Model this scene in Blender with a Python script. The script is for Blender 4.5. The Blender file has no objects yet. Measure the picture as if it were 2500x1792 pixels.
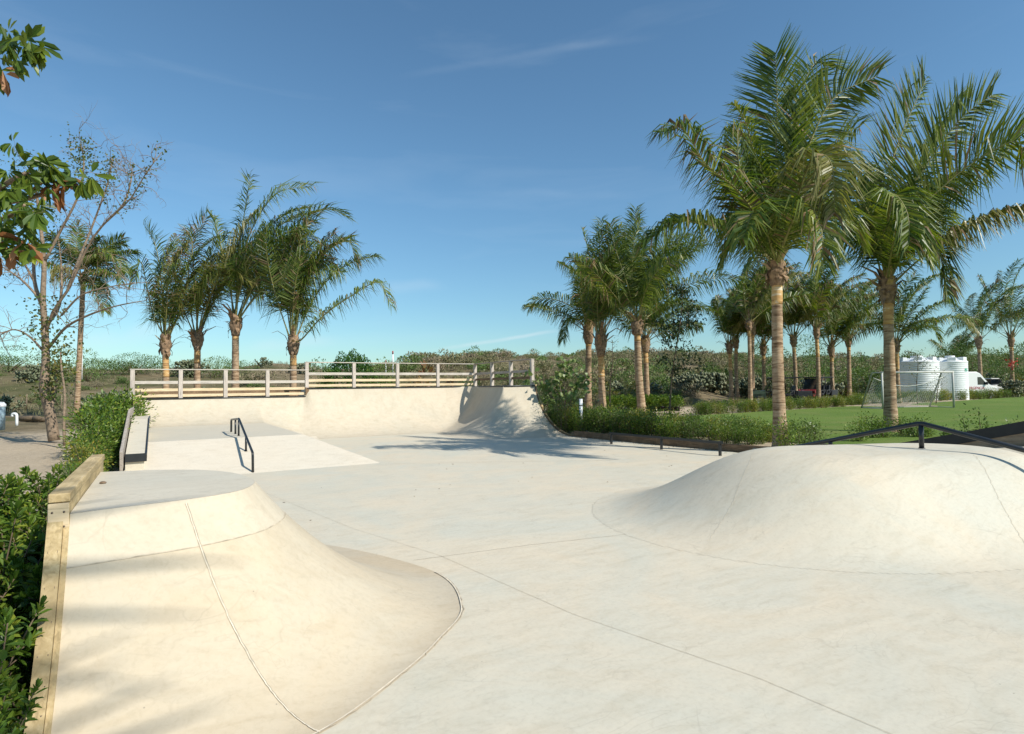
import bpy, math, random
import numpy as np
from mathutils import Vector, Matrix
R = math.radians
scene = bpy.context.scene
COL = scene.collection

# ------------------------------------------------------------------ camera
F, YAW, PIT, ROL = 1430.0, R(31), R(1.96), R(0.72)
EYE = np.array([0, 0, 1.78])
FH = np.array([math.sin(YAW), math.cos(YAW), 0.0])
R0 = np.array([math.cos(YAW), -math.sin(YAW), 0.0])
ZZ = np.array([0, 0, 1.0])
FW = FH * math.cos(PIT) + ZZ * math.sin(PIT)
U0 = -FH * math.sin(PIT) + ZZ * math.cos(PIT)
RI = R0 * math.cos(ROL) - U0 * math.sin(ROL)
UP = U0 * math.cos(ROL) + R0 * math.sin(ROL)

cam = bpy.data.cameras.new('Camera')
cam.sensor_width = 36.0
cam.lens = 36.0 * F / 2500.0
cam.clip_start, cam.clip_end = 0.05, 6000
camo = bpy.data.objects.new('Camera', cam)
COL.objects.link(camo)
camo.matrix_world = Matrix(((RI[0], UP[0], -FW[0], EYE[0]), (RI[1], UP[1], -FW[1], EYE[1]),
                            (RI[2], UP[2], -FW[2], EYE[2]), (0, 0, 0, 1)))
scene.camera = camo

# ------------------------------------------------------------------ world, sun, exposure
SUN = np.array([0.53, -1.08, 1.0]); SUN = SUN / np.linalg.norm(SUN)
SUN_EL = math.asin(SUN[2]); SUN_AZ = math.atan2(SUN[0], SUN[1])
scene.view_settings.view_transform = 'Standard'
scene.view_settings.look = 'None'
scene.view_settings.gamma = 1.0
scene.view_settings.exposure = 0.36
w = bpy.data.worlds.new('World'); scene.world = w
w.use_nodes = True
wn, wl = w.node_tree.nodes, w.node_tree.links
bg = wn['Background']; bg.inputs['Strength'].default_value = 0.115
sky = wn.new('ShaderNodeTexSky'); sky.sky_type = 'NISHITA'
sky.sun_disc = False
sky.sun_elevation = SUN_EL; sky.sun_rotation = SUN_AZ
sky.altitude = 0; sky.air_density = 1.0; sky.dust_density = 0.4; sky.ozone_density = 2.2
tc = wn.new('ShaderNodeTexCoord')
mp = wn.new('ShaderNodeMapping'); mp.inputs['Scale'].default_value = (1.2, 1.2, 7.0)
mp.inputs['Rotation'].default_value = (R(8), R(-7), R(20))
cz = wn.new('ShaderNodeTexNoise'); cz.inputs['Scale'].default_value = 2.1
cz.inputs['Detail'].default_value = 9; cz.inputs['Roughness'].default_value = 0.55; cz.inputs['Distortion'].default_value = 0.5
cr = wn.new('ShaderNodeMapRange'); cr.inputs['From Min'].default_value = 0.54; cr.inputs['From Max'].default_value = 0.90
cr.inputs['To Max'].default_value = 0.09
wl.new(tc.outputs['Generated'], mp.inputs['Vector']); wl.new(mp.outputs[0], cz.inputs['Vector'])
wl.new(cz.outputs[0], cr.inputs['Value'])
cmix = wn.new('ShaderNodeMix'); cmix.data_type = 'RGBA'
cmix.inputs[7].default_value = (6.2, 7.0, 7.6, 1)
wl.new(cr.outputs[0], cmix.inputs[0])
tint = wn.new('ShaderNodeMix'); tint.data_type = 'RGBA'; tint.blend_type = 'MULTIPLY'; tint.inputs[0].default_value = 1.0
tint.inputs[7].default_value = (0.705, 0.94, 0.975, 1)
wl.new(sky.outputs[0], tint.inputs[6]); wl.new(tint.outputs[2], cmix.inputs[6])
def _streak(pa, pb, wid, amt, src):
    a = FW + RI * (pa[0] - 1250) / F - UP * (pa[1] - 896) / F; b = FW + RI * (pb[0] - 1250) / F - UP * (pb[1] - 896) / F
    a /= np.linalg.norm(a); b /= np.linalg.norm(b); n = np.cross(a, b); n /= np.linalg.norm(n); m = a + b; m /= np.linalg.norm(m); h = math.acos(a @ b) / 2
    def dot(v):
        d = wn.new('ShaderNodeVectorMath'); d.operation = 'DOT_PRODUCT'; d.inputs[1].default_value = tuple(v); wl.new(tc.outputs['Generated'], d.inputs[0]); return d.outputs['Value']
    def math_(op, x, y=None):
        k = wn.new('ShaderNodeMath'); k.operation = op
        for i, q in enumerate((x, y)):
            if q is None: continue
            if isinstance(q, (int, float)): k.inputs[i].default_value = q
            else: wl.new(q, k.inputs[i])
        return k.outputs[0]
    def mr(x, f0, f1, t0, t1):
        k = wn.new('ShaderNodeMapRange'); k.interpolation_type = 'SMOOTHSTEP'
        for nm, q in zip(('From Min', 'From Max', 'To Min', 'To Max'), (f0, f1, t0, t1)): k.inputs[nm].default_value = q
        wl.new(x, k.inputs['Value']); return k.outputs[0]
    wv = wn.new('ShaderNodeTexNoise'); wv.inputs['Scale'].default_value = 9; wv.inputs['Detail'].default_value = 6; wl.new(tc.outputs['Generated'], wv.inputs['Vector'])
    dd = math_('ABSOLUTE', math_('ADD', dot(n), math_('MULTIPLY', math_('SUBTRACT', wv.outputs[0], .5), wid * 2.2)))
    msk = math_('MULTIPLY', mr(dd, 0, wid, 1, 0), mr(dot(m), math.cos(h * 1.25), math.cos(h * .3), 0, 1))
    msk = math_('MULTIPLY', msk, mr(wv.outputs[0], .30, .62, .25, 1)); msk = math_('MULTIPLY', msk, amt)
    x = wn.new('ShaderNodeMix'); x.data_type = 'RGBA'; x.inputs[7].default_value = (6.4, 7.0, 7.4, 1); wl.new(msk, x.inputs[0]); wl.new(src, x.inputs[6]); return x.outputs[2]
_c = cmix.outputs[2]
for pa, pb, wd_, am in (((1010, 185), (1560, 80), .008, .035), ((1380, 120), (1600, 85), .008, .05), ((1070, 852), (1350, 812), .005, .34), ((1200, 470), (1560, 478), .010, .03), ((90, 842), (420, 800), .020, .30), ((600, 850), (820, 832), .014, .16), ((930, 710), (1090, 690), .016, .10)):
    _c = _streak(pa, pb, wd_, am, _c)
_sz = wn.new('ShaderNodeSeparateXYZ'); wl.new(tc.outputs['Generated'], _sz.inputs[0])
_hz = wn.new('ShaderNodeMapRange'); _hz.inputs['From Max'].default_value = .30; _hz.inputs['To Min'].default_value = .84; wl.new(_sz.outputs['Z'], _hz.inputs['Value'])
_mu = wn.new('ShaderNodeMix'); _mu.data_type = 'RGBA'; _mu.blend_type = 'MULTIPLY'; _mu.inputs[0].default_value = 1.0; wl.new(_c, _mu.inputs[6]); wl.new(_hz.outputs[0], _mu.inputs[7])
wl.new(_mu.outputs[2], bg.inputs['Color'])

sl = bpy.data.lights.new('Sun', 'SUN'); sl.energy = 4.3; sl.angle = R(0.53); sl.color = (1.0, 0.945, 0.85)
so = bpy.data.objects.new('Sun', sl); COL.objects.link(so)
so.rotation_euler = Vector(SUN).to_track_quat('Z', 'Y').to_euler()
so.location = (20, -20, 30)
scene.cycles.max_bounces = 6
scene.cycles.transparent_max_bounces = 6
scene.cycles.caustics_reflective = False
scene.cycles.caustics_refractive = False

# ------------------------------------------------------------------ projection helpers (photo pixel -> place)
def ray(px, py): return FW + RI * (px - 1250) / F - UP * (py - 896) / F
def at_z(px, py, z): d = ray(px, py); return EYE + d * ((z - EYE[2]) / d[2])
def at_x(px, py, x): d = ray(px, py); return EYE + d * (x / d[0])
def at_y(px, py, y): d = ray(px, py); return EYE + d * (y / d[1])
def at_d(px, py, Z): return EYE + ray(px, py) * Z

# ------------------------------------------------------------------ mesh helpers
def v3(*a): return np.array(a, float)
def nrm(v):
    v = np.asarray(v, float); n = np.linalg.norm(v, axis=-1, keepdims=True); return v / np.maximum(n, 1e-9)

class MB:
    def __init__(s): s.v = []; s.f = []; s.m = []; s.n = 0; s.sm = []
    def add(s, verts, faces, mi=0, smooth=False):
        verts = np.asarray(verts, float).reshape(-1, 3)
        s.v.append(verts)
        for f in faces: s.f.append(tuple(int(i) + s.n for i in f)); s.m.append(mi); s.sm.append(smooth)
        s.n += len(verts); return s
    def quads(s, verts, mi=0, smooth=False, k=4):
        """verts (n,k,3): n separate faces"""
        verts = np.asarray(verts, float); n = len(verts)
        if n == 0: return s
        idx = np.arange(n * k).reshape(n, k)
        return s.add(verts.reshape(-1, 3), idx.tolist(), mi, smooth)
    def box(s, c, size, rz=0, mi=0, bev=0.0, mat3=None):
        hx, hy, hz = [q / 2 for q in size]
        if bev <= 0:
            p = np.array([[x, y, z] for x in (-hx, hx) for y in (-hy, hy) for z in (-hz, hz)])
            f = [(0, 1, 3, 2), (4, 6, 7, 5), (0, 4, 5, 1), (2, 3, 7, 6), (0, 2, 6, 4), (1, 5, 7, 3)]
        else:
            b = min(bev, hx * .49, hy * .49, hz * .49); p = []; f = []
            for sx in (-1, 1):
                for sy in (-1, 1):
                    for sz in (-1, 1):
                        p += [(sx * hx, sy * (hy - b), sz * (hz - b)), (sx * (hx - b), sy * hy, sz * (hz - b)), (sx * (hx - b), sy * (hy - b), sz * hz)]
            def I(sx, sy, sz, k): return (((sx > 0) * 2 + (sy > 0)) * 2 + (sz > 0)) * 3 + k
            for sg in (-1, 1):
                a = [I(sg, -1, -1, 0), I(sg, 1, -1, 0), I(sg, 1, 1, 0), I(sg, -1, 1, 0)]; f.append(a if sg > 0 else a[::-1])
                a = [I(-1, sg, -1, 1), I(-1, sg, 1, 1), I(1, sg, 1, 1), I(1, sg, -1, 1)]; f.append(a if sg > 0 else a[::-1])
                a = [I(-1, -1, sg, 2), I(1, -1, sg, 2), I(1, 1, sg, 2), I(-1, 1, sg, 2)]; f.append(a if sg > 0 else a[::-1])
            for s1 in (-1, 1):
                for s2 in (-1, 1):
                    f.append([I(s1, s2, -1, 0), I(s1, s2, 1, 0), I(s1, s2, 1, 1), I(s1, s2, -1, 1)])
                    f.append([I(s1, -1, s2, 0), I(s1, 1, s2, 0), I(s1, 1, s2, 2), I(s1, -1, s2, 2)])
                    f.append([I(-1, s1, s2, 1), I(1, s1, s2, 1), I(1, s1, s2, 2), I(-1, s1, s2, 2)])
                    for s3 in (-1, 1): f.append([I(s1, s2, s3, 0), I(s1, s2, s3, 1), I(s1, s2, s3, 2)])
            p = np.array(p)
        if mat3 is not None: p = p @ np.asarray(mat3).T
        elif rz:
            cc, ss = math.cos(rz), math.sin(rz); p = p @ np.array([[cc, ss, 0], [-ss, cc, 0], [0, 0, 1]])
        return s.add(p + np.asarray(c), f, mi)
    def beam(s, a, b, wd, ht, mi=0, bev=0.0, up=(0, 0, 1)):
        """box from a to b, section wd (sideways) x ht (along up)"""
        a = np.asarray(a, float); b = np.asarray(b, float); d = b - a; L = np.linalg.norm(d); d = d / L
        sd = np.cross(d, up); sd = sd / np.linalg.norm(sd); u = np.cross(sd, d)
        return s.box((a + b) / 2, (L, wd, ht), mi=mi, bev=bev, mat3=np.stack([d, sd, u], 1))
    def tube(s, pts, rad, k=8, mi=0, cap=True, smooth=True, jit=None):
        pts = np.asarray(pts, float); n = len(pts)
        rad = np.broadcast_to(np.asarray(rad, float), (n,)) if np.ndim(rad) <= 1 else rad
        t = np.gradient(pts, axis=0); t = nrm(t)
        ref = np.array([0, 0, 1.0]) if abs(t[0][2]) < .9 else np.array([1.0, 0, 0])
        a = nrm(np.cross(t[0], ref)); rings = []
        ang = np.linspace(0, 2 * math.pi, k, endpoint=False)
        for i in range(n):
            a = a - t[i] * np.dot(a, t[i]); a = a / (np.linalg.norm(a) + 1e-9); b = np.cross(t[i], a)
            rr = rad[i] * (1 if jit is None else jit[i])
            rings.append(pts[i] + (np.outer(np.cos(ang), a) + np.outer(np.sin(ang), b)) * np.reshape(rr, (-1, 1)))
        f = []
        for i in range(n - 1):
            for j in range(k):
                j2 = (j + 1) % k
                f.append((i * k + j, i * k + j2, (i + 1) * k + j2, (i + 1) * k + j))
        if cap: f.append(tuple(range(k))[::-1]); f.append(tuple((n - 1) * k + j for j in range(k)))
        return s.add(np.concatenate(rings), f, mi, smooth)
    def lathe(s, prof, c, k=32, mi=0, smooth=True):
        c = np.asarray(c, float); ang = np.linspace(0, 2 * math.pi, k, endpoint=False)
        v = np.array([[r * math.cos(a), r * math.sin(a), z] for r, z in prof for a in ang]) + c
        f = [(i * k + j, i * k + (j + 1) % k, (i + 1) * k + (j + 1) % k, (i + 1) * k + j) for i in range(len(prof) - 1) for j in range(k)]
        return s.add(v, f, mi, smooth)
    def build(s, name, mats, parent=None, loc=None):
        me = bpy.data.meshes.new(name)
        V = np.concatenate(s.v) if s.v else np.zeros((0, 3))
        if loc is not None: V = V - np.asarray(loc)
        me.from_pydata(V.tolist(), [], s.f)
        if not isinstance(mats, (list, tuple)): mats = [mats]
        for m in mats: me.materials.append(m)
        if len(mats) > 1: me.polygons.foreach_set('material_index', s.m)
        if any(s.sm): me.polygons.foreach_set('use_smooth', s.sm)
        me.update()
        o = bpy.data.objects.new(name, me); COL.objects.link(o)
        if parent is not None:
            o.parent = parent
            if loc is None: o.matrix_parent_inverse = Matrix.Translation(parent.location).inverted()
        elif loc is not None: o.location = loc
        return o

def tag(o, label, cat, group=None, kind=None):
    if label: o['label'] = label
    if cat: o['category'] = cat
    if group: o['group'] = group
    if kind: o['kind'] = kind
    return o
def struct(o): o['kind'] = 'structure'; return o
def thing(name, loc, label, cat, group=None):
    o = bpy.data.objects.new(name, None); COL.objects.link(o); o.location = Vector(loc)
    o.empty_display_size = .2
    return tag(o, label, cat, group)
def dup(root, loc, rz=0.0, sc=1.0, label=None, group=None):
    r = root.copy(); COL.objects.link(r); r.location = Vector(loc); r.rotation_euler = (0, 0, rz); r.scale = (sc, sc, sc) if np.isscalar(sc) else sc
    if label: r['label'] = label
    if group: r['group'] = group
    for ch in root.children:
        c = ch.copy(); COL.objects.link(c); c.parent = r
        for g in ch.children:
            d = g.copy(); COL.objects.link(d); d.parent = c
    return r

# ------------------------------------------------------------------ materials
def newmat(name):
    m = bpy.data.materials.new(name); m.use_nodes = True
    nt = m.node_tree; return m, nt, nt.nodes['Principled BSDF']
def ramp(nt, src, stops):
    r = nt.nodes.new('ShaderNodeValToRGB'); e = r.color_ramp.elements
    while len(e) < len(stops): e.new(0.5)
    for el, (p, c) in zip(e, stops): el.position = p; el.color = (*c, 1)
    nt.links.new(src, r.inputs[0]); return r.outputs[0]
def noise(nt, scale, detail=4, rough=.55, vec=None, dist=0.0, sc3=None, rot=None):
    n = nt.nodes.new('ShaderNodeTexNoise'); n.inputs['Scale'].default_value = scale; n.inputs['Detail'].default_value = detail
    n.inputs['Roughness'].default_value = rough; n.inputs['Distortion'].default_value = dist
    if vec is None:
        t = nt.nodes.new('ShaderNodeTexCoord'); vec = t.outputs['Object']
    if sc3 is not None or rot is not None:
        m = nt.nodes.new('ShaderNodeMapping')
        if sc3 is not None: m.inputs['Scale'].default_value = sc3
        if rot is not None: m.inputs['Rotation'].default_value = rot
        nt.links.new(vec, m.inputs['Vector']); vec = m.outputs[0]
    nt.links.new(vec, n.inputs['Vector']); return n.outputs[0]
def mixc(nt, fac, a, b, mode='MIX'):
    m = nt.nodes.new('ShaderNodeMix'); m.data_type = 'RGBA'; m.blend_type = mode
    for k, x in ((0, fac), (6, a), (7, b)):
        if isinstance(x, (int, float)): m.inputs[k].default_value = x
        elif isinstance(x, tuple): m.inputs[k].default_value = (*x, 1)
        else: nt.links.new(x, m.inputs[k])
    return m.outputs[2]
def mrange(nt, src, a, b, c=0.0, d=1.0):
    m = nt.nodes.new('ShaderNodeMapRange')
    for k, x in zip(('From Min', 'From Max', 'To Min', 'To Max'), (a, b, c, d)): m.inputs[k].default_value = x
    nt.links.new(src, m.inputs['Value']); return m.outputs[0]
def bump(nt, bs, src, st=.2, dist=.01):
    b = nt.nodes.new('ShaderNodeBump'); b.inputs['Strength'].default_value = st; b.inputs['Distance'].default_value = dist
    nt.links.new(src, b.inputs['Height']); nt.links.new(b.outputs[0], bs.inputs['Normal'])

def plain(name, c, rough=.5, metal=0.0, var=0.0, sc=8.0, spec=None):
    m, nt, b = newmat(name)
    b.inputs['Roughness'].default_value = rough; b.inputs['Metallic'].default_value = metal
    if spec is not None: b.inputs['Specular IOR Level'].default_value = spec
    if var:
        n = noise(nt, sc, 5)
        lo = tuple(x * (1 - var) for x in c); hi = tuple(min(1, x * (1 + var)) for x in c)
        nt.links.new(ramp(nt, n, [(.3, lo), (.7, hi)]), b.inputs['Base Color'])
        bump(nt, b, n, .15, .01)
    else: b.inputs['Base Color'].default_value = (*c, 1)
    return m

def concrete(name, warm, grey, bal=.5, streak=None, seam=None):
    """trowelled, sand coloured concrete: cloudy warm / grey patches, trowel sweeps, fine pores"""
    m, nt, b = newmat(name)
    big = noise(nt, .55, 6, .62, dist=1.1)
    mid = noise(nt, 1.9, 7, .65, dist=1.6, sc3=(1, 2.6, 1), rot=(0, 0, R(28)))
    col = mixc(nt, mrange(nt, big, .5 - .17 + (.5 - bal) * .4, .5 + .17 + (.5 - bal) * .4), grey, warm)
    lo = tuple(x * .94 for x in (1, .985, .955)); hi = (1.035, 1.035, 1.03)
    col = mixc(nt, 1.0, col, ramp(nt, mid, [(.30, lo), (.52, (1, 1, 1)), (.72, hi)]), 'MULTIPLY')
    fine = noise(nt, 26, 6, .7, dist=.4)
    col = mixc(nt, 1.0, col, ramp(nt, fine, [(.28, (.91, .905, .89)), (.5, (1, 1, 1)), (.75, (1.03, 1.03, 1.03))]), 'MULTIPLY')
    st = noise(nt, 3.2, 8, .62, dist=.6, sc3=(.55, 3.6, .55), rot=(0, 0, R(-14)))
    col = mixc(nt, 1.0, col, ramp(nt, st, [(.26, (.93, .92, .90)), (.45, (1, 1, 1))]), 'MULTIPLY')
    if streak is not None:
        sn = noise(nt, 1.0, 6, .6, sc3=streak)
        col = mixc(nt, 1.0, col, ramp(nt, sn, [(.3, (.92, .905, .88)), (.55, (1, 1, 1))]), 'MULTIPLY')
    for (sc_, rt, am, ds) in ((.8, 35, .14, 2.2), (1.5, -50, .12, 1.4), (.45, 80, .14, 3.0)):
        q = noise(nt, sc_, 3, .45, dist=ds, sc3=(1, 1.7, 1), rot=(0, 0, R(rt)))
        ab = nt.nodes.new('ShaderNodeMath'); ab.operation = 'SUBTRACT'; ab.inputs[1].default_value = .5; nt.links.new(q, ab.inputs[0])
        a2_ = nt.nodes.new('ShaderNodeMath'); a2_.operation = 'ABSOLUTE'; nt.links.new(ab.outputs[0], a2_.inputs[0])
        ln_ = mrange(nt, a2_.outputs[0], .0, .011, am, 0)
        br_ = mrange(nt, noise(nt, 2.3, 4, .6, sc3=(1, 1, 1.3)), .46, .62)
        mm_ = nt.nodes.new('ShaderNodeMath'); mm_.operation = 'MULTIPLY'; nt.links.new(ln_, mm_.inputs[0]); nt.links.new(br_, mm_.inputs[1])
        col = mixc(nt, mm_.outputs[0], col, (.20, .165, .12))
    sp = nt.nodes.new('ShaderNodeTexVoronoi'); sp.inputs['Scale'].default_value = 5.0
    t = nt.nodes.new('ShaderNodeTexCoord'); nt.links.new(t.outputs['Object'], sp.inputs['Vector'])
    dot = mrange(nt, sp.outputs['Distance'], .012, .03)
    col = mixc(nt, dot, (.30, .26, .20), col)
    nt.links.new(col, b.inputs['Base Color'])
    nt.links.new(mrange(nt, mid, .3, .7, .62, .86), b.inputs['Roughness'])
    b.inputs['Specular IOR Level'].default_value = .3
    bump(nt, b, fine, .12, .006)
    return m

def wood(name, a, bcol, axis=0, rough=.75, stain=.5):
    m, nt, b = newmat(name)
    s3 = [7, 7, 7]; s3[axis] = .55
    t = nt.nodes.new('ShaderNodeTexCoord')
    g = noise(nt, 5, 6, .6, vec=t.outputs['Object'], dist=.8, sc3=tuple(s3))
    oi = nt.nodes.new('ShaderNodeNewGeometry')
    gr = ramp(nt, g, [(.3, tuple(x * .62 for x in a)), (.48, a), (.7, bcol)])
    st = noise(nt, 2.3, 4, .6, vec=t.outputs['Object'])
    col = mixc(nt, mrange(nt, st, .42, .66, 0, stain), gr, tuple(x * .52 for x in a))
    col = mixc(nt, 1.0, col, ramp(nt, oi.outputs['Random Per Island'], [(0, (.82, .82, .82)), (1, (1.12, 1.12, 1.12))]), 'MULTIPLY')
    v = nt.nodes.new('ShaderNodeTexVoronoi'); v.inputs['Scale'].default_value = 4.0
    nt.links.new(t.outputs['Object'], v.inputs['Vector'])
    col = mixc(nt, mrange(nt, v.outputs['Distance'], .04, .10), tuple(x * .35 for x in a), col)
    nt.links.new(col, b.inputs['Base Color']); b.inputs['Roughness'].default_value = rough
    b.inputs['Specular IOR Level'].default_value = .25
    bump(nt, b, g, .35, .004); return m

def leaf(name, cols, rough=.42, trans=.28, tcol=None, spec=.4):
    m, nt, b = newmat(name)
    g = nt.nodes.new('ShaderNodeNewGeometry')
    n = len(cols); stops = [(i / max(1, n - 1), c) for i, c in enumerate(cols)]
    col = ramp(nt, g.outputs['Random Per Island'], stops)
    oi = nt.nodes.new('ShaderNodeObjectInfo')
    col = mixc(nt, 1.0, col, ramp(nt, oi.outputs['Random'], [(0, (.80, .86, .80)), (1, (1.18, 1.1, 1.1))]), 'MULTIPLY')
    nt.links.new(col, b.inputs['Base Color']); b.inputs['Roughness'].default_value = rough
    b.inputs['Specular IOR Level'].default_value = spec
    tr = nt.nodes.new('ShaderNodeBsdfTranslucent')
    nt.links.new(mixc(nt, 1.0, col, tcol or (1.5, 1.6, .7), 'MULTIPLY'), tr.inputs['Color'])
    mx = nt.nodes.new('ShaderNodeMixShader'); mx.inputs[0].default_value = trans
    nt.links.new(b.outputs[0], mx.inputs[1]); nt.links.new(tr.outputs[0], mx.inputs[2])
    nt.links.new(mx.outputs[0], nt.nodes['Material Output'].inputs['Surface']); return m

M = {}
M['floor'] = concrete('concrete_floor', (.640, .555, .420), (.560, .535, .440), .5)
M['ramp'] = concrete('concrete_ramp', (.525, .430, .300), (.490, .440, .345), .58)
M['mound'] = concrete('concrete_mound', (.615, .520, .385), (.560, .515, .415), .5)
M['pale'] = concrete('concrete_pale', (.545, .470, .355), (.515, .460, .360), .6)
M['wallc'] = concrete('concrete_wall', (.550, .480, .370), (.500, .455, .360), .6, streak=(5, 5, .35))
M['deckc'] = concrete('concrete_deck', (.590, .530, .420), (.550, .510, .415), .5)
M['seam'] = plain('seam_line', (.44, .375, .28), .9, var=.35, sc=12)
M['lip'] = plain('seam_lip', (.66, .58, .45), .9, var=.2, sc=20)
M['steel'] = plain('black_steel', (.014, .016, .018), .34, .0, var=.3, sc=9, spec=.6)
M['coping'] = plain('coping_steel', (.055, .058, .060), .38, .4, var=.3)
M['grey_wood'] = wood('grey_wood', (.50, .455, .395), (.62, .57, .50), 0, stain=.2)
M['grey_wood_z'] = wood('grey_wood_upright', (.50, .44, .385), (.60, .54, .47), 2, stain=.2)
M['new_wood'] = wood('new_pine', (.66, .52, .33), (.76, .62, .42), 0, stain=.12)
M['new_wood_y'] = wood('new_pine_long', (.66, .52, .33), (.76, .62, .42), 1, stain=.12)
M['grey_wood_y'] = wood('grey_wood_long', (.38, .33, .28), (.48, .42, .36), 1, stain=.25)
M['curb_wood'] = wood('timber_kerb', (.52, .39, .20), (.66, .52, .30), 1, stain=.95)
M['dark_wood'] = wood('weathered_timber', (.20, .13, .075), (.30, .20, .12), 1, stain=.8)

# ------------------------------------------------------------------ terrain and setting
def sstep(a, b, x): t = np.clip((np.asarray(x, float) - a) / (b - a), 0, 1); return t * t * (3 - 2 * t)
def vnoise(x, y, s=0):
    x = np.asarray(x, float); y = np.asarray(y, float)
    r = 0
    for i, (fx, fy, p) in enumerate([(1, .3, .1), (-.6, .9, 1.7), (.35, -1.2, 2.9), (1.7, 1.1, .7), (-1.9, .8, 4.2), (2.3, -2.1, 5.1)]):
        r = r + np.sin(fx * x + fy * y + p + s * 1.7) / (1 + .35 * i)
    return r / 3.2
RPX = np.array([-900, 0, 150, 260, 420, 520, 590, 650, 720, 790, 900, 1050, 1200, 1500, 1800, 2100, 2500, 3300])
RZ_ = np.array([4.8, 4.9, 4.7, 4.5, 4.6, 4.2, 4.8, 5.35, 5.0, 4.3, 4.5, 5.3, 5.9, 6.0, 5.4, 4.9, 4.8, 4.8])
def ground_z(x, y):
    x = np.asarray(x, float); y = np.asarray(y, float)
    X = x * R0[0] + y * R0[1]; Z = x * FH[0] + y * FH[1]
    px = 1250 + F * X / np.maximum(Z, 1.0)
    px = np.where(Z < 1, np.where(X < 0, -900, 3300), px)
    hr = np.interp(px, RPX, RZ_)
    st = np.interp(px, [0, 700, 1100, 1700, 1900, 2500], [40, 42, 44, 46, 56, 66])
    en = np.interp(px, [0, 700, 1100, 1700, 1900, 2500], [74, 84, 92, 92, 96, 98])
    t = np.clip((Z - st) / (en - st), 0, 1); t = t * t * (3 - 2 * t)
    z = .15 + .12 * sstep(14, 30, Z) * (px < 1300) + hr * t + .22 * vnoise(x * .16, y * .16) * sstep(34, 50, Z) + .05 * vnoise(x * .8, y * .8) * sstep(20, 36, Z)
    z = np.where((x < -.6) & (Z < 40), z + .06 * vnoise(x * 1.1, y * 1.1), z)
    inside = (x > -.66) & (x < 13.0) & (y > -12) & (y < 25.3)
    return np.where(inside, -.45, z)

def axis_lines(segs):
    out = []
    for a, b, n in segs: out += list(np.linspace(a, b, n, endpoint=False))
    return np.array(out + [segs[-1][1]])
gx = axis_lines([(-2500, -300, 14), (-300, -60, 30), (-60, -14, 46), (-14, -.7, 54), (-.7, -.64, 1), (-.64, 12.98, 14), (12.98, 13.04, 1), (13.04, 40, 90), (40, 140, 130), (140, 400, 40), (400, 3500, 16)])
gy = axis_lines([(-1500, -100, 10), (-100, -12, 30), (-12, 25.28, 80), (25.28, 25.34, 1), (25.34, 60, 110), (60, 150, 110), (150, 420, 40), (420, 4000, 18)])
GX, GY = np.meshgrid(gx, gy, indexing='ij'); GZ = ground_z(GX, GY)
gm, nt, b = newmat('sandy_scrub_ground')
t = nt.nodes.new('ShaderNodeTexCoord'); O = t.outputs['Object']
n1 = noise(nt, .09, 6, .6, O, .5); n2 = noise(nt, .9, 8, .65, O); n3 = noise(nt, 9, 6, .7, O)
dry = ramp(nt, n2, [(.3, (.12, .095, .055)), (.5, (.19, .15, .09)), (.7, (.25, .20, .125))])
grn = ramp(nt, n3, [(.3, (.055, .062, .026)), (.7, (.12, .12, .052))])
col = mixc(nt, mrange(nt, n1, .47, .62), dry, grn)
sand = ramp(nt, n3, [(.25, (.34, .27, .19)), (.5, (.44, .36, .26)), (.75, (.50, .42, .31))])
sep = nt.nodes.new('ShaderNodeSeparateXYZ'); nt.links.new(O, sep.inputs[0])
yy = nt.nodes.new('ShaderNodeMath'); yy.operation = 'ADD'; nt.links.new(sep.outputs['Y'], yy.inputs[0])
nz = nt.nodes.new('ShaderNodeMath'); nz.operation = 'MULTIPLY'; nz.inputs[1].default_value = 9.0; nt.links.new(noise(nt, .35, 4, .6, O), nz.inputs[0]); nt.links.new(nz.outputs[0], yy.inputs[1])
col = mixc(nt, mrange(nt, yy.outputs[0], 33.0, 36.5), sand, col)
nt.links.new(col, b.inputs['Base Color']); b.inputs['Roughness'].default_value = 1.0; b.inputs['Specular IOR Level'].default_value = .1
bump(nt, b, n3, .6, .08)
M['ground'] = gm
nx, ny = GX.shape
gb = MB()
idx = np.arange(nx * ny).reshape(nx, ny)
gb.add(np.stack([GX, GY, GZ], -1), np.stack([idx[:-1, :-1], idx[1:, :-1], idx[1:, 1:], idx[:-1, 1:]], -1).reshape(-1, 4).tolist(), smooth=True)
struct(gb.build('terrain', gm))

# lawn: mown football grass
lm, nt, b = newmat('lawn_grass')
t = nt.nodes.new('ShaderNodeTexCoord'); O = t.outputs['Object']
a1 = noise(nt, .5, 6, .6, O); a2 = noise(nt, 14, 8, .75, O, sc3=(1, 3, 1)); a3 = noise(nt, .16, 3, .5, O)
col = ramp(nt, a2, [(.25, (.075, .125, .022)), (.5, (.125, .190, .038)), (.75, (.18, .245, .065))])
col = mixc(nt, mrange(nt, a1, .48, .72, 0, .65), col, (.20, .205, .07)); col = mixc(nt, mrange(nt, a3, .4, .62, 0, .35), col, (.085, .15, .028))
sp = nt.nodes.new('ShaderNodeSeparateXYZ'); nt.links.new(O, sp.inputs[0])
def edge_dry(nt, col): return col
nt.links.new(col, b.inputs['Base Color']); b.inputs['Roughness'].default_value = .95; b.inputs['Specular IOR Level'].default_value = .12
bump(nt, b, a2, .7, .03)
lawn_px = [(1640, 1018), (1800, 1008), (2000, 996), (2100, 990), (2300, 981), (2500, 968), (2900, 948)]
far = [at_z(px, py, .19) for px, py in lawn_px]
near = [(14.3, 20), (14.4, 14), (14.8, 11.5), (15.0, 8), (15.0, 2), (15.4, -6), (60, -14)]
poly = [tuple(p[:2]) for p in far[::-1]] + near
lb = MB()
import mathutils.geometry as mg
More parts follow.
